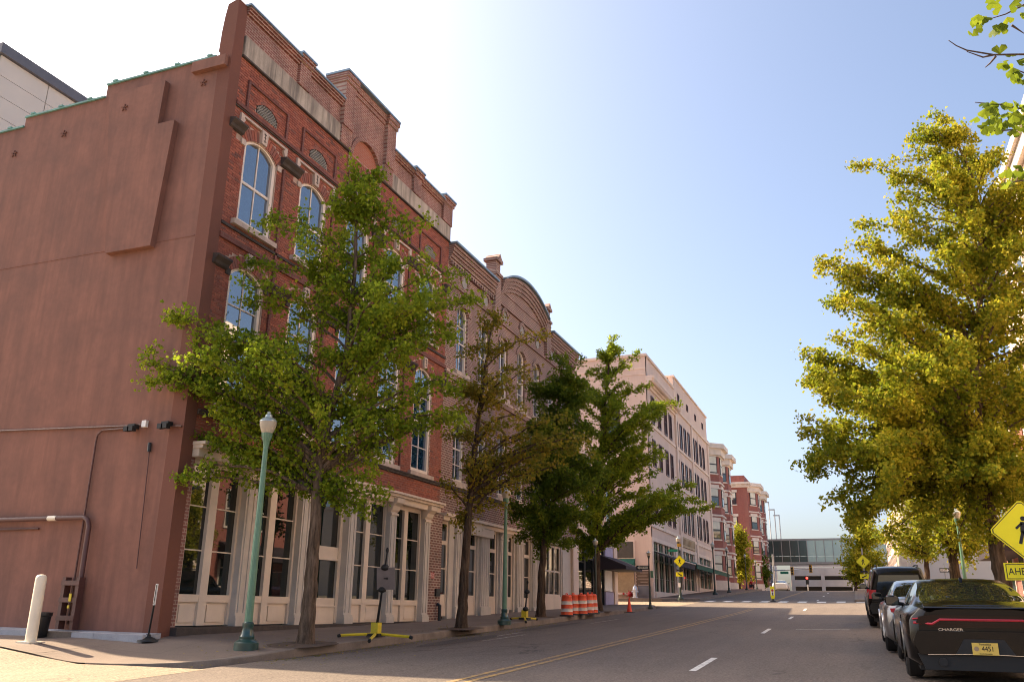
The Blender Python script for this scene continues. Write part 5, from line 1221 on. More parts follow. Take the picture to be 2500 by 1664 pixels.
a = at_depth(2499, 1394, 15.15); pl = bx('ahead_plate', 'signy', AS, a[0]-.004, a[0]+.0, a[1]-.30, a[1]+.30, a[2]-.15, a[2]+.15)
b = MB()
for (y0, y1, z0, z1) in ((-.27, .27, .118, .13), (-.27, .27, -.13, -.118), (-.27, -.258, -.118, .118), (.258, .27, -.118, .118)): b.box(a[0]-.0062, a[0]-.004, a[1]+y0, a[1]+y1, a[2]+z0, a[2]+z1)
b.build('plate_border', 'black', pl); text_mesh('sign_letters', 'AHEAD', .175, 'black', pl, (a[0]-.004, a[1], a[2]-.005), (0, -1, 0), (0, 0, 1), .001, sx=.82)
# one-way sign on the right, across the side street
c = at_depth(2306, 1391, 52); zb = zr(c[0])+.2; k = 52/FPX
OS = thing('one_way_sign', 'black one way sign with white arrow pointing right behind the parked cars', 'sign', (c[0], c[1], zb))
mk('post', 'steel', OS, lambda b: b.tube([(c[0]+.04, c[1], zb), (c[0]+.04, c[1], c[2]+.4)], .035, 8)); po = bx('one_way_plate', 'black', OS, c[0]-.004, c[0], c[1]-11*k, c[1]+11*k, c[2]-5*k, c[2]+5*k)
q = lambda y, z: (c[1]-y*k, c[2]+z*k); b = MB(); b.prism([q(10, 0), q(5.5, 3.8), q(5.5, 2.5), q(-9.5, 2.5), q(-9.5, -2.5), q(5.5, -2.5), q(5.5, -3.8)], c[0]-.008, c[0]-.0041, 'x'); b.build('arrow', 'white', po)
text_mesh('sign_letters', 'ONE WAY', 3.4*k, 'black', po, (c[0]-.009, c[1]+2*k, c[2]), (0, -1, 0), (0, 0, 1), .001)
# traffic signals at the crest
sx_ = 106.0; base = at_x(1893, 1447, sx_); base[2] = zr(sx_)+.1; ar = at_x(1892, 1392, sx_); en = at_x(1985, 1387, sx_)
T = thing('traffic_signal', 'traffic signal mast arm reaching over the street at the far junction', 'traffic light', base)
mk('pole', 'steel', T, lambda b: b.tube([base, (base[0], base[1], at_x(1891, 1352, sx_)[2])], [.12, .09], 10), 40); mk('arm', 'steel', T, lambda b: b.tube([(base[0], base[1], ar[2]), en], [.07, .05], 8), 40)
for (px, py, lit) in ((1934, 1393, 0), (1979, 1387, 0)):
    c = at_x(px, py, sx_-.2); s = MB(); s.box(c[0]-.15, c[0]+.15, c[1]-.17, c[1]+.17, c[2]-.45, c[2]+.45); h_ = s.build('signal_head', 'sigy', T)
    for dz in (-.28, 0, .28): mk('lens', 'black', h_, lambda b: b.tube([(c[0]-.2, c[1], c[2]+dz), (c[0]-.15, c[1], c[2]+dz)], .11, 10))
c = at_x(1915, 1397, sx_-.2); bx('street_name_plate', 'signgr', T, c[0]-.01, c[0], c[1]-.45, c[1]+.45, c[2]-.14, c[2]+.14)
c = at_x(1971, 1416, sx_+14); zb2 = zr(c[0])
T2 = thing('traffic_signal', 'far traffic signal showing red in front of the garage', 'traffic light', (c[0], c[1], zb2))
mk('pole', 'steel', T2, lambda b: b.tube([(c[0], c[1], zb2), (c[0], c[1], c[2]+.5)], .07, 8), 40); s = MB(); s.box(c[0]-.3, c[0]-.08, c[1]-.19, c[1]+.19, c[2]-.5, c[2]+.5); h_ = s.build('signal_head', 'blackm', T2)
mk('lens', 'redlight', h_, lambda b: b.tube([(c[0]-.34, c[1], c[2]+.3), (c[0]-.3, c[1], c[2]+.3)], .13, 10))
for dz in (0, -.3): mk('lens', 'black', h_, lambda b: b.tube([(c[0]-.34, c[1], c[2]+dz), (c[0]-.3, c[1], c[2]+dz)], .12, 10))
# floodlight poles on the garage roof, far
for lab, px, y0, y1 in (('tallest thin light pole above the footbridge', 1876, 1226, 1290), ('middle thin light pole above the footbridge', 1890, 1244, 1296), ('shortest thin light pole above the footbridge', 1902, 1258, 1300)):
    t_ = at_x(px, y0, 180); P_ = thing('light_pole', lab, 'light pole', (t_[0], t_[1], 13.5), 0, 'thin light poles on the roof')
    mk('pole', 'steel', P_, lambda b: b.tube([(t_[0], t_[1], 13.4), (t_[0], t_[1], t_[2])], .12, 6)); mk('lamp_head', 'steel', P_, lambda b: b.box(t_[0]-.2, t_[0]+.2, t_[1]-.1, t_[1]+1.1, t_[2]-.05, t_[2]+.15))
# ------------------------------------------------------------ seated figure in red, far left pavement
def skin_mesh(name, pts, edges, rad, m, parent, root=0):
    me = bpy.data.meshes.new(name); off = np.array(ORG[parent.name])
    me.from_pydata([tuple(np.array(p)-off) for p in pts], edges, []); o = bpy.data.objects.new(name, me); C.objects.link(o)
    md = o.modifiers.new('skin', 'SKIN'); sv = me.skin_vertices[0].data
    for i, r in enumerate(rad): sv[i].radius = (r, r); sv[i].use_root = (i == root)
    sb = o.modifiers.new('sub', 'SUBSURF'); sb.levels = 2; sb.render_levels = 2
    bpy.context.view_layer.update(); dg = bpy.context.evaluated_depsgraph_get()
    m2 = bpy.data.meshes.new_from_object(o.evaluated_get(dg)); o.modifiers.clear(); o.data = m2; m2.materials.clear(); m2.materials.append(M[m])
    m2.polygons.foreach_set('use_smooth', [True]*len(m2.polygons))
    o.parent = parent; ORG[o.name] = tuple(off); return o
p = at_y(1836, 1447, 10.7); p[2] = farz(p[0], 10.7)
PS = thing('person', 'person in a red top crouching at the kerb far down the left pavement', 'person', p)
def P(x, y, z): return (p[0]+x, p[1]+y, p[2]+z)
# pelvis, spine, neck, head | arms | legs (crouched, facing the street)
pts = [P(0, .1, .42), P(-.02, .08, .62), P(-.05, .02, .84), P(-.06, -.01, .96), P(-.06, -.03, 1.06), P(-.06, -.04, 1.2),
       P(-.22, .0, .82), P(-.3, -.16, .62), P(-.22, -.36, .52), P(.14, .0, .82), P(.24, -.18, .62), P(.16, -.38, .52),
       P(-.1, .08, .4), P(-.14, -.3, .46), P(-.13, -.2, .08), P(-.14, -.34, .03), P(.1, .08, .4), P(.13, -.3, .46), P(.13, -.2, .08), P(.14, -.34, .03)]
ed = [(0, 1), (1, 2), (2, 3), (3, 4), (4, 5), (2, 6), (6, 7), (7, 8), (2, 9), (9, 10), (10, 11), (0, 12), (12, 13), (13, 14), (14, 15), (0, 16), (16, 17), (17, 18), (18, 19)]
rd = [.15, .14, .15, .06, .1, .1, .07, .05, .04, .07, .05, .04, .1, .08, .05, .04, .1, .08, .05, .04]
bd = skin_mesh('body', pts, ed, rd, 'skin', PS)
skin_mesh('red_top', [P(0, .1, .44), P(-.02, .08, .62), P(-.05, .02, .84), P(-.22, .0, .82), P(-.3, -.14, .65), P(.14, .0, .82), P(.23, -.16, .65)], [(0, 1), (1, 2), (2, 3), (3, 4), (2, 5), (5, 6)], [.17, .16, .17, .09, .075, .09, .075], 'redcloth', PS)
skin_mesh('trousers', [P(0, .1, .42), P(-.1, .08, .4), P(-.14, -.28, .46), P(-.13, -.2, .12), P(.1, .08, .4), P(.13, -.28, .46), P(.13, -.2, .12)], [(0, 1), (1, 2), (2, 3), (0, 4), (4, 5), (5, 6)], [.16, .115, .095, .07, .115, .095, .07], 'darkcloth', PS)
skin_mesh('hair', [P(-.06, .0, 1.16), P(-.06, .02, 1.25)], [(0, 1)], [.1, .09], 'darkcloth', PS)
# ------------------------------------------------------------ ginkgo trees
def bez(a, m, c, n):
    t = np.linspace(0, 1, n)[:, None]; return (1-t)**2*a+2*t*(1-t)*m+t*t*c
def in_poly(x, y, P):
    r = False; j = len(P)-1
    for i in range(len(P)):
        if (P[i][1] > y) != (P[j][1] > y) and x < (P[j][0]-P[i][0])*(y-P[i][1])/(P[j][1]-P[i][1]+1e-9)+P[i][0]: r = not r
        j = i
    return r
def leaf_mesh(name, m, parent, cen, size, rs, simple=False, hang=.35):
    n = len(cen); off = np.array(ORG[parent.name])
    v = rs.normal(size=(n, 3)); v[:, 2] -= hang; v /= np.linalg.norm(v, axis=1)[:, None]      # along the leaf
    q = rs.normal(size=(n, 3)); q -= v*(q*v).sum(1)[:, None]; q /= np.linalg.norm(q, axis=1)[:, None]
    nn = np.cross(v, q); s = size*rs.uniform(.65, 1.2, n)
    if simple: loc = [(0, 0, 0), (-.5, .62, .06), (0, 1.0, 0), (.5, .62, .06)]; faces = [(0, 1, 2, 3)]
    else: loc = [(0, 0, 0), (-.52, .55, .1), (-.3, .95, .05), (0, .76, -.04), (.3, .95, .05), (.52, .55, .1)]; faces = [(0, 3, 2, 1), (0, 5, 4, 3)]
    k = len(loc); V = np.empty((n, k, 3))
    for i, (a, bb, c) in enumerate(loc): V[:, i] = cen+(q*a+v*(bb-.45)+nn*c)*s[:, None]
    V = V.reshape(-1, 3)-off
    F = (np.array(faces)[None]+(np.arange(n)*k)[:, None, None]).reshape(-1, 4)
    me = bpy.data.meshes.new(name); me.vertices.add(len(V)); me.vertices.foreach_set('co', V.ravel())
    me.loops.add(F.size); me.loops.foreach_set('vertex_index', F.ravel().astype(np.int32)); me.polygons.add(len(F)); me.polygons.foreach_set('loop_start', np.arange(0, F.size, 4, dtype=np.int32))
    me.update(calc_edges=True); me.materials.append(M[m])
    o = bpy.data.objects.new(name, me); C.objects.link(o); o.parent = parent; ORG[o.name] = tuple(off); o['kind'] = 'stuff'; return o
def ginkgo(name, label, base, trunk_px, dep, outline, nl, nleaf, lsize, m, bark='bark', r0=.2, seed=1, sleeve=.16, tips=(), maxd=2.6, fork=.3, simple=False, tw=2.6, twl=.6, group='ginkgo street trees', rise=.5, clear=()):
    rs = np.random.RandomState(seed); T = thing(name, label, 'tree', tuple(base), 0, group)
    tp = [np.array(base)-[0, 0, .06]]+[at_h(x, y, dep) for x, y in trunk_px]; tp = np.array(tp)
    # smooth the trunk with small wobble
    tt = np.linspace(0, len(tp)-1, 6*len(tp)); tk = np.array([[np.interp(t, range(len(tp)), tp[:, k]) for k in range(3)] for t in tt])
    ker = np.array([.25, .5, .25])
    for _ in range(3):
        tk[1:-1] = .25*tk[:-2]+.5*tk[1:-1]+.25*tk[2:]
    tk[2:] += rs.normal(0, r0*.05, (len(tk)-2, 3))*[1, 1, .2]
    u = np.linspace(0, 1, len(tk)); rad = r0*(1-.88*u**.8)*(1+.3*np.exp(-u*40))
    b = MB(); b.tube(tk, list(rad), 14); b.build('trunk', bark, T, 60)
    ztop = tk[-1][2]; zf = tk[0][2]+(ztop-tk[0][2])*fork
    xs_ = [q[0] for q in outline]; ys_ = [q[1] for q in outline]
    cand = list(tips); cand += [(x, y, rs.normal(0, .35)) for x, y in outline]
    while len(cand) < nl+len(tips)+len(outline):
        x, y = rs.uniform(min(xs_), max(xs_)), rs.uniform(min(ys_), max(ys_))
        if not in_poly(x, y, outline): continue
        # chord half-width at this height
        xl = [X_ for X_ in np.linspace(min(xs_), max(xs_), 60) if in_poly(X_, y, outline)]
        hc = max(8, (max(xl)-min(xl))/2) if xl else 8; xc = (max(xl)+min(xl))/2 if xl else x
        dm = min(maxd, hc*dep/FPX*.95)*math.sqrt(max(.05, 1-((x-xc)/hc)**2))
        cand.append((x, y, rs.uniform(-dm, dm)))
    if clear: cand = [(x, y, abs(do)*.6+.2) if any(abs(x-cx_) < cw and cy0 < y < cy1 for cx_, cw, cy0, cy1 in clear) else (x, y, do) for x, y, do in cand]
    br = MB(); L = []; W = []
    for (x, y, do) in cand:
        tip = at_h(x, y, dep+do)
        # start on the trunk
        hd = np.array([math.hypot(*(q[:2]-tip[:2])) for q in tk])
        zs = tip[2]-rise*hd.min()-.15; zs = min(max(zs, zf), ztop-.15)
        i = int(np.argmin(abs(tk[:, 2]-zs)+(0 if True else hd))); a = tk[i]; ln = np.linalg.norm(tip-a)
        mid = (a+tip)/2+np.array([0, 0, .16*ln])+rs.normal(0, .06*ln, 3)
        n = max(6, int(ln/.25)); path = bez(a, mid, tip, n)
        path[1:-1] += rs.normal(0, .025, (n-2, 3))
        rr = min(rad[i]*.55, .012+.016*ln); br.tube(path, list(np.linspace(rr, .006, n)), 5, False)
        st = max(1, int(n*.22))
        for j in range(st, n):
            L.append(path[j]); W.append(1.0)
            if rs.rand() < tw*.25:
                d = rs.normal(size=3); d[2] = d[2]*.6+.05; d += (path[j]-path[j-1])/(np.linalg.norm(path[j]-path[j-1])+1e-6)*.9; d /= np.linalg.norm(d)
                l = rs.uniform(.35, 1.0)*twl*(.5+.5*j/n); e = path[j]+d*l-[0, 0, .12*l]
                br.tube([path[j], (path[j]+e)/2+[0, 0, .05*l], e], [.007, .005, .003], 4, False)
                for s in np.linspace(.2, 1, max(2, int(l/.11))): L.append(path[j]*(1-s)+e*s); W.append(1.0)
    br.build('branches', bark, T, 60, kind='stuff')
    L = np.array(L); idx = rs.randint(0, len(L), nleaf); cen = L[idx]+rs.normal(0, sleeve*.62, (nleaf, 3))
    leaf_mesh('crown', m, T, cen, lsize, rs, simple)
    return T
O = lambda *p: [ov(*q) for q in p]
dep1 = depth_h(TP1)
ginkgo('ginkgo_tree', 'near green ginkgo with open crown in front of the red brick facade', TP1, O((712, 1380), (722, 1250), (730, 1120), (735, 1060), (765, 930), (800, 800), (815, 640), (822, 500), (818, 430)), dep1,
       O((330, 830), (395, 722), (450, 765), (520, 790), (570, 780), (572, 690), (580, 600), (622, 508), (655, 530), (690, 600), (715, 570), (765, 470), (790, 440), (815, 388), (872, 402), (900, 470), (970, 512), (972, 590), (1030, 630), (1105, 692), (1060, 745), (1010, 770), (1065, 880), (1060, 955), (990, 980), (930, 950), (905, 1040), (880, 1130), (845, 1175), (800, 1170), (760, 1100), (700, 1060), (640, 1090), (560, 1060), (500, 1020), (440, 1090), (428, 1100), (440, 1010), (500, 940), (440, 890), (350, 880)),
       84, 52000, .082, 'leaf1', r0=.17, seed=3, sleeve=.15, maxd=2.0, fork=.3, tw=2.6, twl=.5, clear=((655, 110, 900, 1400),))
dep2 = depth_h(TP2)
ginkgo('ginkgo_tree', 'thin sparse ginkgo with yellowing leaves between the two brick buildings', TP2, O((1068, 1330), (1078, 1180), (1090, 1060), (1105, 930), (1120, 830), (1130, 760)), dep2,
       O((1012, 1110), (1020, 1000), (1050, 900), (1085, 800), (1115, 735), (1150, 720), (1200, 780), (1245, 770), (1240, 850), (1200, 950), (1230, 1010), (1300, 960), (1340, 1010), (1300, 1070), (1210, 1110), (1130, 1160), (1060, 1200)),
       34, 10000, .085, 'leaf2', 'barkd', r0=.165, seed=8, sleeve=.15, maxd=2.0, fork=.36, tw=2.2, twl=.7)
dep3 = depth_h(TP3)
ginkgo('ginkgo_tree', 'dense dark green ginkgo behind the second lamp', TP3, O((1246, 1330), (1252, 1240), (1262, 1130), (1275, 1000), (1290, 880)), dep3,
       O((1190, 1180), (1200, 1080), (1215, 980), (1235, 890), (1290, 825), (1335, 835), (1355, 900), (1375, 1000), (1380, 1100), (1350, 1180), (1300, 1250), (1240, 1260), (1210, 1230)),
       90, 40000, .10, 'leaf3', 'barkd', r0=.18, seed=12, sleeve=.17, maxd=2.4, fork=.33, simple=True, tw=3, twl=.8)
dep4 = depth_h(TP4)
ginkgo('ginkgo_tree', 'tall pointed ginkgo with upswept branches at the end of the block', TP4, O((1374, 1330), (1374, 1200), (1380, 1060), (1392, 930), (1402, 830), (1405, 785)), dep4,
       O((1405, 778), (1420, 800), (1462, 815), (1445, 880), (1480, 890), (1480, 930), (1546, 925), (1500, 985), (1510, 1040), (1530, 1050), (1500, 1090), (1590, 1110), (1625, 1170), (1560, 1185), (1520, 1160), (1470, 1220), (1420, 1235), (1360, 1275), (1310, 1250), (1290, 1180), (1310, 1060), (1340, 980), (1330, 920), (1355, 860), (1385, 820)),
       120, 62000, .10, 'leaf1', 'barkd', r0=.18, seed=21, sleeve=.13, maxd=2.6, fork=.22, simple=True, tw=2.6, twl=.6, rise=.9)
# right hand trees
bR = at_y(2452, 1440, -3.3); bR[2] = rside_z(bR[0], -3.3); depR = depth_h(bR)
ginkgo('ginkgo_tree', 'big sunlit golden green ginkgo overhanging the street at the right', bR, O((2308, 1340), (2290, 1250), (2272, 1160), (2258, 1060), (2250, 900), (2252, 740), (2258, 560), (2240, 420), (2200, 320)), depR,
       O((1890, 602), (1955, 560), (2010, 515), (2070, 500), (2120, 460), (2080, 440), (2002, 380), (2060, 368), (2120, 395), (2095, 325), (2112, 292), (2160, 270), (2180, 310), (2222, 300), (2228, 345), (2300, 350), (2400, 400), (2440, 600), (2460, 900), (2440, 1120), (2380, 1200), (2290, 1230), (2200, 1240), (2130, 1230), (2050, 1220), (1960, 1200), (1900, 1150), (1835, 1070), (1850, 960), (1842, 810), (1880, 830), (1915, 780), (1915, 690), (1925, 640)),
       210, 155000, .09, 'leaf4', r0=.22, seed=31, sleeve=.16, maxd=2.8, fork=.28, tw=2.4, twl=.55, rise=.6)
b2_ = at_y(2332, 1420, -3.2); b2_[2] = rside_z(b2_[0], -3.2); d2_ = depth_h(b2_)
ginkgo('ginkgo_tree', 'second ginkgo on the right pavement standing behind the green lamp', b2_, O((2192, 1280), (2185, 1200), (2175, 1100)), d2_,
       O((2085, 1225), (2110, 1120), (2180, 1050), (2280, 1060), (2330, 1150), (2300, 1240), (2220, 1290), (2130, 1275)), 40, 9000, .11, 'leaf4', 'barkd', r0=.24, seed=41, sleeve=.22, maxd=2.0, fork=.5, simple=True)
b3_ = at_h(2262, 1430, 50); b3_[2] = zr(b3_[0])+.25
ginkgo('ginkgo_tree', 'third ginkgo on the right seen behind the parked cars', b3_, [(2262, 1370), (2255, 1320), (2245, 1260)], 50,
       [(2150, 1310), (2180, 1240), (2240, 1200), (2310, 1230), (2320, 1300), (2280, 1350), (2190, 1350)], 40, 7000, .14, 'leaf4', 'barkd', r0=.2, seed=43, sleeve=.28, maxd=2.5, fork=.5, simple=True)
b4_ = at_h(2090, 1452, 88); b4_[2] = zr(b4_[0])+.2
ginkgo('street_tree', 'small yellow green tree beyond the crossing on the right', b4_, [(2090, 1420), (2092, 1370), (2095, 1310)], 88,
       [(2052, 1370), (2058, 1320), (2080, 1280), (2130, 1270), (2160, 1310), (2160, 1370), (2130, 1410), (2085, 1425), (2062, 1400)], 60, 9000, .22, 'leaf4', 'barkd', r0=.16, seed=47, sleeve=.4, maxd=3, fork=.35, simple=True, group='small trees far down the street')
b5_ = at_y(1806, 1444, 13.2); b5_[2] = farz(b5_[0], 12.0); d5_ = depth_h(b5_)
ginkgo('street_tree', 'tall leafy street tree in front of the farther red brick block', b5_, [(1806, 1410), (1806, 1360), (1803, 1310)], d5_,
       [(1783, 1330), (1786, 1302), (1797, 1288), (1812, 1296), (1826, 1330), (1830, 1370), (1832, 1412), (1800, 1425), (1785, 1405), (1780, 1370)], 60, 8000, .24, 'leaf4', 'barkd', r0=.16, seed=51, sleeve=.4, maxd=2.5, fork=.3, simple=True, group='small trees far down the street')
b6_ = at_y(1856, 1444, 13.2); b6_[2] = farz(b6_[0], 12.0); d6_ = depth_h(b6_)
ginkgo('street_tree', 'lower dark street tree next to the glazed footbridge', b6_, [(1854, 1415), (1852, 1380)], d6_,
       [(1826, 1400), (1832, 1360), (1850, 1348), (1868, 1362), (1874, 1400), (1866, 1425), (1838, 1428)], 40, 6000, .26, 'leaf3', 'barkd', r0=.14, seed=53, sleeve=.45, maxd=2.5, fork=.3, simple=True, group='small trees far down the street')
# ------------------------------------------------------------ close ginkgo whose twigs hang into the top right corner
nb = np.array([3.0, -4.0, rside_z(3.0, -4.0)])
NT = thing('ginkgo_tree', 'nearest ginkgo whose large leaves hang into the top right corner', 'tree', nb, 0, 'ginkgo street trees')
rs = np.random.RandomState(5)
b = MB(); b.tube([nb+[0, 0, -.05], nb+[.02, 0, 1.5], nb+[-.03, .05, 3.2], nb+[0, .1, 5.5], nb+[.05, .1, 7.5]], [.27, .2, .17, .12, .04], 14); b.build('trunk', 'bark', NT, 60)
DN = 3.9
def pth(ps, d=DN): return [at_depth(x, y, d+dd) for x, y, dd in ps]
twigs = [pth([(2560, -20, .1), (2500, 12, .05), (2455, 35, 0), (2412, 48, -.05)]), pth([(2580, 150, .1), (2500, 133, .05), (2425, 134, 0), (2360, 123, 0), (2335, 112, 0), (2316, 99, -.02)]),
         pth([(2425, 134, 0), (2400, 140, 0), (2360, 126, 0)]), pth([(2431, 138, 0), (2417, 155, 0), (2405, 165, 0)]), pth([(2580, 190, .1), (2500, 178, 0), (2475, 168, 0)]), pth([(2590, 300, .1), (2510, 270, 0), (2440, 255, 0), (2380, 250, 0)]),
         pth([(2600, 340, .1), (2500, 315, 0), (2430, 320, .0), (2390, 312, 0)]), pth([(2600, 480, .2), (2500, 440, 0), (2470, 445, 0)]), pth([(2470, 62, 0), (2500, 82, 0)])]
b = MB()
for t_ in twigs: b.tube(t_, list(np.linspace(.0055, .0018, len(t_))), 6)
for t_ in (twigs[0], twigs[1], twigs[4], twigs[5], twigs[6], twigs[7]):
    s0 = nb+np.array([0, .08, 3.0]); b.tube(bez(s0, (s0+t_[0])/2+np.array([0, 0, .5]), t_[0], 8), list(np.linspace(.04, .0055, 8)), 6)
b.build('branches', 'twig', NT, 60, kind='stuff')
def fan(b, base, v, q, s, cup=.12):
    v = np.array(v, float); v /= np.linalg.norm(v); q = np.array(q, float); q -= v*(q@v); q /= np.linalg.norm(q); n = np.cross(v, q)
    vs = [base]
    for i, a in enumerate(np.linspace(-1.0, 1.0, 11)):
        r = (1-.10*a*a)*(1-.38*math.exp(-(a/.10)**2))*(1+.05*math.sin(9*a+s*50)); ang = a*.98
        vs.append(base+s*r*(math.cos(ang)*v+math.sin(ang)*q)+n*s*cup*(a*a-.3+.3*math.sin(4*a)))
    b.add(vs, [(0, i, i+1) for i in range(1, 11)])
spots = [(2392, 40, 12, (-.2, 1)), (2440, 35, 3, (.2, .8)), (2500, 30, 4, (.4, .7)), (2430, 70, 1, (0, 1)), (2455, 55, 1, (.1, 1)), (2380, 75, 2, (.1, 1)), (2435, 12, 3, (-.8, .2)), (2470, 10, 3, (.7, .3)),
         (2430, 133, 1, (.5, -.5)), (2448, 155, 3, (-.3, .3)), (2478, 148, 3, (-.2, .4)), (2490, 178, 4, (-.3, .8)), (2460, 172, 2, (-.5, .8)), (2485, 195, 2, (0, 1)), (2505, 150, 5, (.2, .6))]
lv = MB()
for (x, y, n, d) in spots:
    for k in range(n):
        bp = at_depth(x+rs.normal(0, 9), y+rs.normal(0, 9), DN+rs.normal(0, .08)); dv = RT*(d[0]+rs.normal(0, .35))-UP*(d[1]+rs.normal(0, .35))+FW*rs.normal(0, .35)
        fan(lv, bp, dv, rs.normal(size=3)*.55+RT, rs.uniform(.034, .048))
for k in range(130):
    x = rs.uniform(2385, 2560); y = 245+rs.uniform(0, 70)+(2560-x)*.0
    if x < 2420 and rs.rand() < .55: continue
    bp = at_depth(x, y, DN+rs.normal(0, .12)); fan(lv, bp, -UP*(.7+rs.normal(0, .4))+RT*rs.normal(-.15, .6)+FW*rs.normal(0, .4), rs.normal(size=3)*.7+RT, rs.uniform(.03, .045))
for k in range(30):
    bp = at_depth(rs.uniform(2455, 2560), rs.uniform(400, 470), DN+rs.normal(0, .1)); fan(lv, bp, -UP*(.7+rs.normal(0, .4))+RT*rs.normal(0, .6)+FW*rs.normal(0, .4), rs.normal(size=3)*.7+RT, rs.uniform(.03, .045))
o = lv.build('leaves', 'leaf3', NT, kind='stuff')
cen = nb+np.array([0, 0, 6.0])+rs.normal(size=(2500, 3))*np.array([.55, .55, .9]); leaf_mesh('crown', 'leaf4', NT, cen, .08, rs)
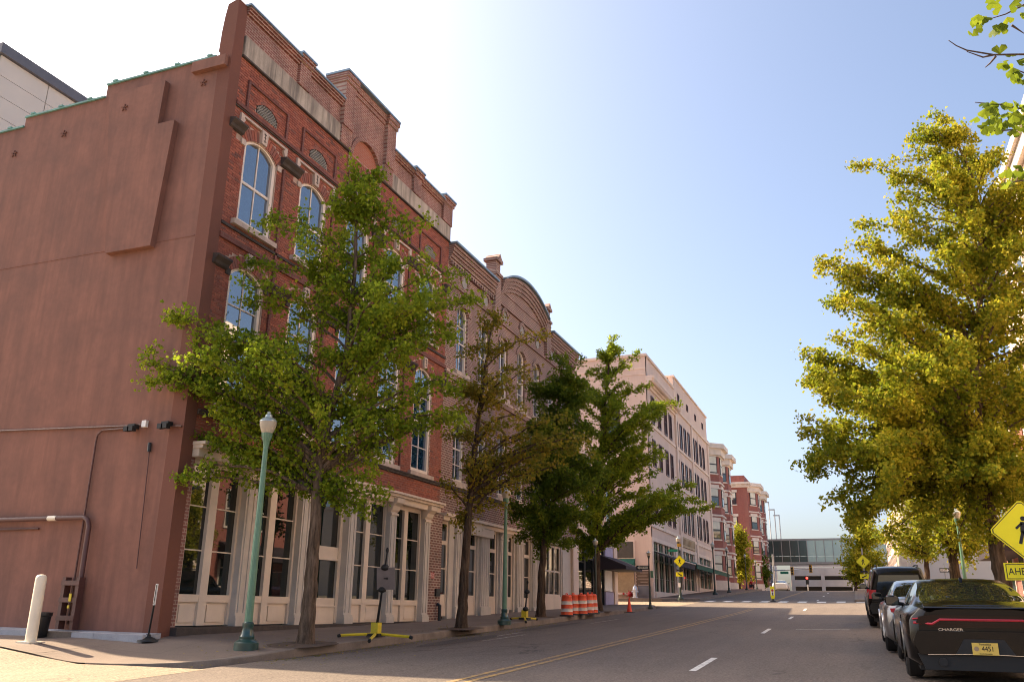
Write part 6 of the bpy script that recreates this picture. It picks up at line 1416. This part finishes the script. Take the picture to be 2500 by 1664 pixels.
# ------------------------------------------------------------ parked cars
def crom(xs, ys, q):
    xs = np.array(xs, float); ys = np.array(ys, float); m = np.gradient(ys, xs); q = np.array(q, float)
    d = np.diff(ys)/np.diff(xs)
    for i in range(1, len(xs)-1):
        if d[i-1]*d[i] <= 0: m[i] = 0
        else: m[i] = np.sign(d[i])*min(abs(m[i]), 3*min(abs(d[i-1]), abs(d[i])))
    m[0] = d[0]; m[-1] = d[-1]
    i = np.clip(np.searchsorted(xs, q)-1, 0, len(xs)-2); h = xs[i+1]-xs[i]; t = (q-xs[i])/h
    return (2*t**3-3*t**2+1)*ys[i]+(t**3-2*t**2+t)*h*m[i]+(-2*t**3+3*t**2)*ys[i+1]+(t**3-t**2)*h*m[i+1]
def car(label, x, y, paint, S, kind='car', wheels=(1.05, 4.1), wr=.345, group='cars parked along the right kerb', rot=0.0, tails=True):
    """S: stations x, w, zb, zsh, zbelt, wbelt, zroof, wroof"""
    z = road_z(x+2, y); slope = (road_z(x+4, y)-road_z(x, y))/4
    K = thing('parked_'+('suv' if kind == 'suv' else 'car'), label, 'suv' if kind == 'suv' else 'car', (x, y, road_z(x, y)+.004), rot, group, local=True)
    K.rotation_euler = (0, -math.atan(slope), rot)
    st = np.array(S['st'], float); X = st[:, 0]; q = np.unique(np.concatenate([np.linspace(X[0], X[-1], 74), X]))
    w, zb, zsh, zbe, wbe, zro, wro = [crom(X, st[:, k], q) for k in range(1, 8)]
    rows = []
    for i in range(len(q)):
        P = [(0, zb[i]), (w[i]*.85, zb[i]), (w[i]-.015, zb[i]+.09), (w[i], (zb[i]+zsh[i])*.5), (w[i]-.012, zsh[i]-.06), (w[i]-.05, zsh[i]), (wbe[i], zbe[i])]
        for t in (.25, .5, .75): P.append((wbe[i]+(wro[i]-wbe[i])*t+.012*math.sin(t*3.14), zbe[i]+(zro[i]-.05-zbe[i])*t))
        P += [(wro[i], zro[i]-.05), (wro[i]-.06, zro[i]-.018), (wro[i]*.6, zro[i]), (0, zro[i]+.012)]
        rows.append(P)
    n = len(rows[0]); full = [[(q[i], p[0], p[1]) for p in rows[i]]+[(q[i], -p[0], p[1]) for p in rows[i][-2:0:-1]] for i in range(len(q))]
    N = len(full[0]); body = MB(); gside = {}; grear = MB(); gfront = MB()
    for r in full: body.v.extend(r)
    side_rng = S['side']; rear = S['rear']; frontg = S['front']
    def part_of(i, j):
        jj = j if j < n-1 else 2*(n-1)-1-j
        xm = (q[i]+q[i+1])/2
        ymid = sum(abs(full[a][b_ % N][1]) for a in (i, i+1) for b_ in (j, j+1))/4
        if 6 <= jj < 10:
            for k, (a, c) in enumerate(side_rng):
                if a < xm < c: return ('side', k, j >= n-1)
            if rear[0] < xm < rear[1] and ymid < 0: return ('rear',)
        if jj >= 10:
            if rear[0] < xm < rear[1]: return ('rear',)
            if frontg[0] < xm < frontg[1]: return ('front',)
        if 1 <= jj <= 4:
            zc = sum(full[a][b_ % N][2] for a in (i, i+1) for b_ in (j, j+1))/4
            for wx_ in wheels:
                if math.hypot(xm-wx_, zc-wr) < wr+.055: return None
        return 'body'
    parts = {}
    for i in range(len(q)-1):
        for j in range(N):
            p = part_of(i, j)
            if p is None: continue
            f = (i*N+j, (i+1)*N+j, (i+1)*N+(j+1) % N, i*N+(j+1) % N)
            if p == 'body': body.f.append(f)
            else: parts.setdefault(p, []).append([full[i][j], full[i+1][j], full[i+1][(j+1) % N], full[i][(j+1) % N]])
    body.f.append(tuple(range(N-1, -1, -1))); body.f.append(tuple(range((len(q)-1)*N, len(q)*N)))
    bo = body.build('body', paint, K, 38)
    for p, qs in parts.items():
        g = MB()
        idx = {}
        for qd in qs:
            f = []
            for v in qd:
                kx = tuple(round(c_, 5) for c_ in v)
                if kx not in idx: idx[kx] = len(g.v); g.v.append(v)
                f.append(idx[kx])
            g.f.append(tuple(f))
        g.build({'side': 'side_window', 'rear': 'rear_window', 'front': 'windscreen'}[p[0]], 'carglass', K, 40)
    W0 = float(np.interp(wheels[0], q, w))
    mk('underbody', 'black', K, lambda b: b.box(.25, q[-1]-.25, -W0+.16, W0-.16, .17, .55))
    for wx_ in wheels:
        for s in (1, -1):
            yo = s*(float(np.interp(wx_, q, w))-.01); yi = yo-s*.23
            T = MB(); ringp = [(wr*.62, 0), (wr*.9, 0), (wr, .035), (wr, .195), (wr*.9, .23), (wr*.62, .23)]
            nn = 28; vs = []
            for r_, a in ringp:
                for k in range(nn): t = 2*math.pi*k/nn; vs.append((wx_+r_*math.cos(t), yo-s*a, wr+r_*math.sin(t)))
            T.add(vs, [(i*nn+k, i*nn+(k+1) % nn, (i+1)*nn+(k+1) % nn, (i+1)*nn+k) for i in range(5) for k in range(nn)])
            wo_ = T.build('wheel', 'tyre', K, 40)
            R_ = MB()
            for k in range(5):
                t = 2*math.pi*k/5; R_.obox((wx_+.5*wr*.62*math.cos(t), yo-s*.02, wr+.5*wr*.62*math.sin(t)), (.31*wr*math.cos(t), 0, .31*wr*math.sin(t)), (0, .014, 0), (-.035*math.sin(t), 0, .035*math.cos(t)))
            R_.tube([(wx_, yo-s*.045, wr), (wx_, yo-s*.0, wr)], .06, 12)
            R_.tube([(wx_, yo-s*.12, wr), (wx_, yo-s*.05, wr)], wr*.63, 24); R_.build('rim', 'rim', wo_, 40)
            lip = MB(); lip.tube([(wx_+(wr+.05)*math.cos(t), yo+s*.005, wr+(wr+.05)*math.sin(t)) for t in np.linspace(-.15, math.pi+.15, 16)], .022, 6); lip.build('wheel_arch', 'black' if kind == 'suv' else paint, K, 50)
    # mirrors
    mx, mz = S['mirror']
    wm = float(np.interp(mx, q, wbe))
    for s in (1, -1):
        b = MB(); c = np.array([mx, s*(wm+.16), mz])
        b.lathe([(.02, -.085), (.075, -.075), (.095, -.02), (.09, .05), (.06, .085), (.01, .09)], (0, 0, 0), 14); b.v = [(c[0]+vx*.75, c[1]+vy*1.25, c[2]+vz) for vx, vy, vz in b.v]
        b.tube([(mx+.02, s*(wm-.03), mz-.06), (mx, s*(wm+.1), mz-.04)], .03, 8)
        mo = b.build('mirror', 'black' if S.get('dark_mirror') else paint, K, 50); b = MB(); b.obox((mx-.072, c[1], c[2]), (.002, 0, 0), (0, .095, 0), (0, 0, .06)); b.build('mirror_glass', 'carglass', mo)
    return K, q, dict(w=w, zb=zb, zsh=zsh, zbe=zbe, zro=zro)
#        x     w    zb   zsh  zbelt wbelt zroof wroof
sedan = dict(st=[(0, .78, .40, .84, .95, .66, .985, .60), (.05, .88, .30, .88, .985, .72, 1.03, .66), (.2, .93, .24, .92, 1.0, .76, 1.045, .70), (.55, .945, .22, .93, 1.0, .78, 1.06, .70), (1.0, .95, .21, .93, 1.0, .80, 1.17, .70), (1.65, .95, .2, .92, .985, .81, 1.33, .635), (2.3, .95, .2, .91, .97, .82, 1.385, .62), (2.9, .95, .2, .9, .955, .82, 1.36, .63), (3.25, .95, .2, .895, .95, .81, 1.28, .66), (3.9, .945, .2, .885, .935, .79, 1.0, .72), (4.45, .93, .21, .86, .9, .76, .93, .70), (4.85, .88, .25, .78, .82, .7, .84, .62), (5.03, .72, .34, .62, .68, .58, .7, .5)],
             side=[(1.15, 2.18), (2.25, 3.12), (3.16, 3.42)], rear=(.62, 1.62), front=(2.98, 3.85), mirror=(3.2, 1.03))
K, q, D = car('black sedan with yellow number plate and red light band, nearest at the right kerb', 13.6, -1.5, 'carblack', dict(sedan), wheels=(1.12, 4.17), wr=.355)
xr = -.004
# rear of the black sedan: light band, plate, bumper, exhausts, letters
mk('tail_panel', 'taild', K, lambda b: b.prism([(-.80, .80), (-.60, .745), (.60, .745), (.80, .80), (.76, .88), (.60, .905), (-.60, .905), (-.76, .88)], -.022, .02, 'x'))
band = [(.83, .80), (.60, .785), (.50, .845), (-.50, .845), (-.60, .785), (-.83, .80)]
mk('tail_light', 'tail', K, lambda b: b.tube([(.03 if abs(yy) > .7 else -.026, yy, zz) for yy, zz in band], .017, 6), 40)
mk('tail_light', 'tail', K, lambda b: (b.tube([(.03, .84, .85), (-.01, .62, .868)], .011, 6), ), 40); mk('tail_light', 'tail', K, lambda b: (b.tube([(.03, -.84, .85), (-.01, -.62, .868)], .011, 6), ), 40)
mk('spoiler', 'carblack', K, lambda b: b.prism([(-.05, .985), (.22, 1.03), (.24, 1.052), (-.04, 1.015), (-.075, .998)], -.68, .68, 'y'))
mk('bumper', 'carblack', K, lambda b: b.prism([(-.80, .40), (.80, .40), (.86, .56), (.80, .70), (-.80, .70), (-.86, .56)], -.085, .02, 'x'))
mk('bumper_lower', 'black', K, lambda b: b.prism([(-.74, .20), (.74, .20), (.82, .40), (-.82, .40)], -.05, .1, 'x'))
mk('plate_recess', 'black', K, lambda b: b.prism([(-.36, .40), (.36, .40), (.24, .60), (-.24, .60)], -.092, -.086, 'x'))
pl = mk('number_plate', 'plate', K, lambda b: b.box(-.106, -.093, -.155, .155, .405, .558))
text_mesh('plate_number', '4451', .088, 'black', pl, (-.106, -.03, .482), (0, -1, 0), (0, 0, 1), .001, sx=.85); text_mesh('plate_lettering', 'Tennessee', .034, 'black', pl, (-.106, 0, .54), (0, -1, 0), (0, 0, 1), .001); 
mk('plate_seal', 'tan', pl, lambda b: b.tube([(-.1062, .105, .482), (-.1075, .105, .482)], .03, 14)); text_mesh('plate_lettering', 'STATE TROOPER', .02, 'black', pl, (-.106, 0, .42), (0, -1, 0), (0, 0, 1), .001)
text_mesh('model_lettering', 'CHARGER', .05, 'chrome', K, (-.024, .38, .715), (0, -1, 0), (0, 0, 1), .002, sx=1.35, depth=.003)
for s in (1, -1):
    e = mk('exhaust', 'blackm', K, lambda b: b.tube([(-.07, s*.52, .30), (.1, s*.52, .30)], .055, 14), 40); mk('exhaust_bore', 'black', e, lambda b: b.tube([(-.072, s*.52, .30), (-.069, s*.52, .30)], .045, 14))
mk('bumper_trim', 'chrome', K, lambda b: b.tube([(-.088, yy, .415-.03*abs(yy)) for yy in np.linspace(-.7, .7, 9)], .006, 5)); mk('roof_antenna', 'carblack', K, lambda b: b.prism([(1.75, 1.34), (1.92, 1.35), (1.78, 1.41)], -.02, .02, 'y'))
s2 = dict(sedan); s2['dark_mirror'] = True
K2, q2, D2 = car('silver grey sedan parked directly ahead of the black sedan', 18.85, -1.36, 'carsilver', s2, wheels=(1.05, 4.0), wr=.335)
mk('tail_light', 'tail', K2, lambda b: b.prism([(.52, .76), (.80, .78), (.82, .85), (.56, .87)], -.01, .1, 'x')); mk('tail_light', 'tail', K2, lambda b: b.prism([(-.52, .76), (-.80, .78), (-.82, .85), (-.56, .87)], -.01, .1, 'x'))
mk('bumper', 'carsilver', K2, lambda b: b.prism([(-.80, .40), (.80, .40), (.86, .56), (.80, .66), (-.80, .66), (-.86, .56)], -.085, .02, 'x')); mk('number_plate', 'white', K2, lambda b: b.box(-.1, -.086, -.155, .155, .46, .61))
suv = dict(st=[(0, .82, .42, .95, 1.08, .78, 1.62, .62), (.06, .92, .33, .99, 1.1, .82, 1.74, .66), (.3, .96, .28, 1.0, 1.11, .85, 1.80, .68), (1.2, .97, .26, 1.0, 1.1, .86, 1.83, .69), (2.4, .97, .26, .99, 1.09, .86, 1.82, .69), (3.0, .97, .26, .98, 1.08, .86, 1.74, .7), (3.35, .97, .26, .98, 1.07, .85, 1.52, .74), (3.75, .965, .26, .97, 1.06, .84, 1.14, .78), (4.3, .95, .27, .94, 1.02, .8, 1.06, .74), (4.75, .88, .32, .84, .92, .7, .95, .64), (4.9, .74, .4, .7, .76, .6, .8, .55)],
           side=[(.35, 1.1), (1.18, 2.1), (2.18, 3.1)], rear=(-.2, -.1), front=(3.05, 3.7), mirror=(3.0, 1.2), dark_mirror=True)
def suv_rear(Kx, paint):
    mk('rear_window', 'carglass', Kx, lambda b: b.prism([(-.66, 1.12), (.66, 1.12), (.56, 1.56), (-.56, 1.56)], -.012, .04, 'x'))
    for s in (1, -1): mk('tail_light', 'tail', Kx, lambda b: b.box(-.02, .15, min(s*.68, s*.9), max(s*.68, s*.9), .86, 1.12))
    mk('bumper', 'black', Kx, lambda b: b.prism([(-.86, .42), (.86, .42), (.92, .6), (.86, .72), (-.86, .72), (-.92, .6)], -.1, .02, 'x')); mk('number_plate', 'white', Kx, lambda b: b.box(-.04, -.011, -.155, .155, .84, .99))
    for s in (1, -1): mk('roof_rail', 'black', Kx, lambda b: b.tube([(.4, s*.6, 1.84), (1.5, s*.6, 1.88), (2.6, s*.6, 1.86)], .025, 6))
K3, _, _ = car('black suv with red tail lights parked directly ahead of the silver sedan', 29.8, -1.2, 'carblack', suv, 'suv', wheels=(1.0, 3.95), wr=.37); suv_rear(K3, 'carblack')
K4, _, _ = car('dark red suv parked farthest along the right kerb', 35.9, -1.2, 'carred', suv, 'suv', wheels=(1.0, 3.95), wr=.37); suv_rear(K4, 'carblack')
# small cars at the far junction
tiny = dict(sedan)
K5, _, _ = car('small white car at the far junction beside the signal pole', 118.0, 9.3, 'carwhite', tiny, wheels=(1.05, 4.0), wr=.33, group='cars at the far junction', rot=math.radians(0))
# ------------------------------------------------------------ fallen leaves along the left kerb and pavement
rs = np.random.RandomState(77); n = 900
fx = np.concatenate([rs.uniform(13.6, 30, 450), rs.normal(TP1[0], 1.3, 250), rs.normal(TP2[0], 1.5, 200)])
fy = np.concatenate([KY-.06-abs(rs.normal(0, .22, 450)), rs.normal(TP1[1], .7, 250), rs.normal(TP2[1], .7, 200)])
lf = MB()
for x, y in zip(fx, fy):
    onwalk = y > yk(x)+.17
    if yk(x)-.02 < y < yk(x)+.18 or y > FY-.25: continue
    z = (side_z(x, y)+.012 if onwalk else road_z(x, y)+.006); a = rs.uniform(0, 6.28); s = rs.uniform(.025, .05); tl = rs.uniform(-.012, .02, 4)
    lf.add([(x, y, z), (x+s*math.cos(a-.5), y+s*math.sin(a-.5), z+.004+tl[0]*.5), (x+1.15*s*math.cos(a), y+1.15*s*math.sin(a), z+.006), (x+s*math.cos(a+.5), y+s*math.sin(a+.5), z+.004+tl[1]*.5)], [(0, 1, 2, 3)])
fl = lf.build('fallen_leaves', 'leaf2', None); fl['kind'] = 'stuff'; fl['label'] = 'small dry yellow leaves scattered along the left kerb and tree pits'; fl['category'] = 'fallen leaves'
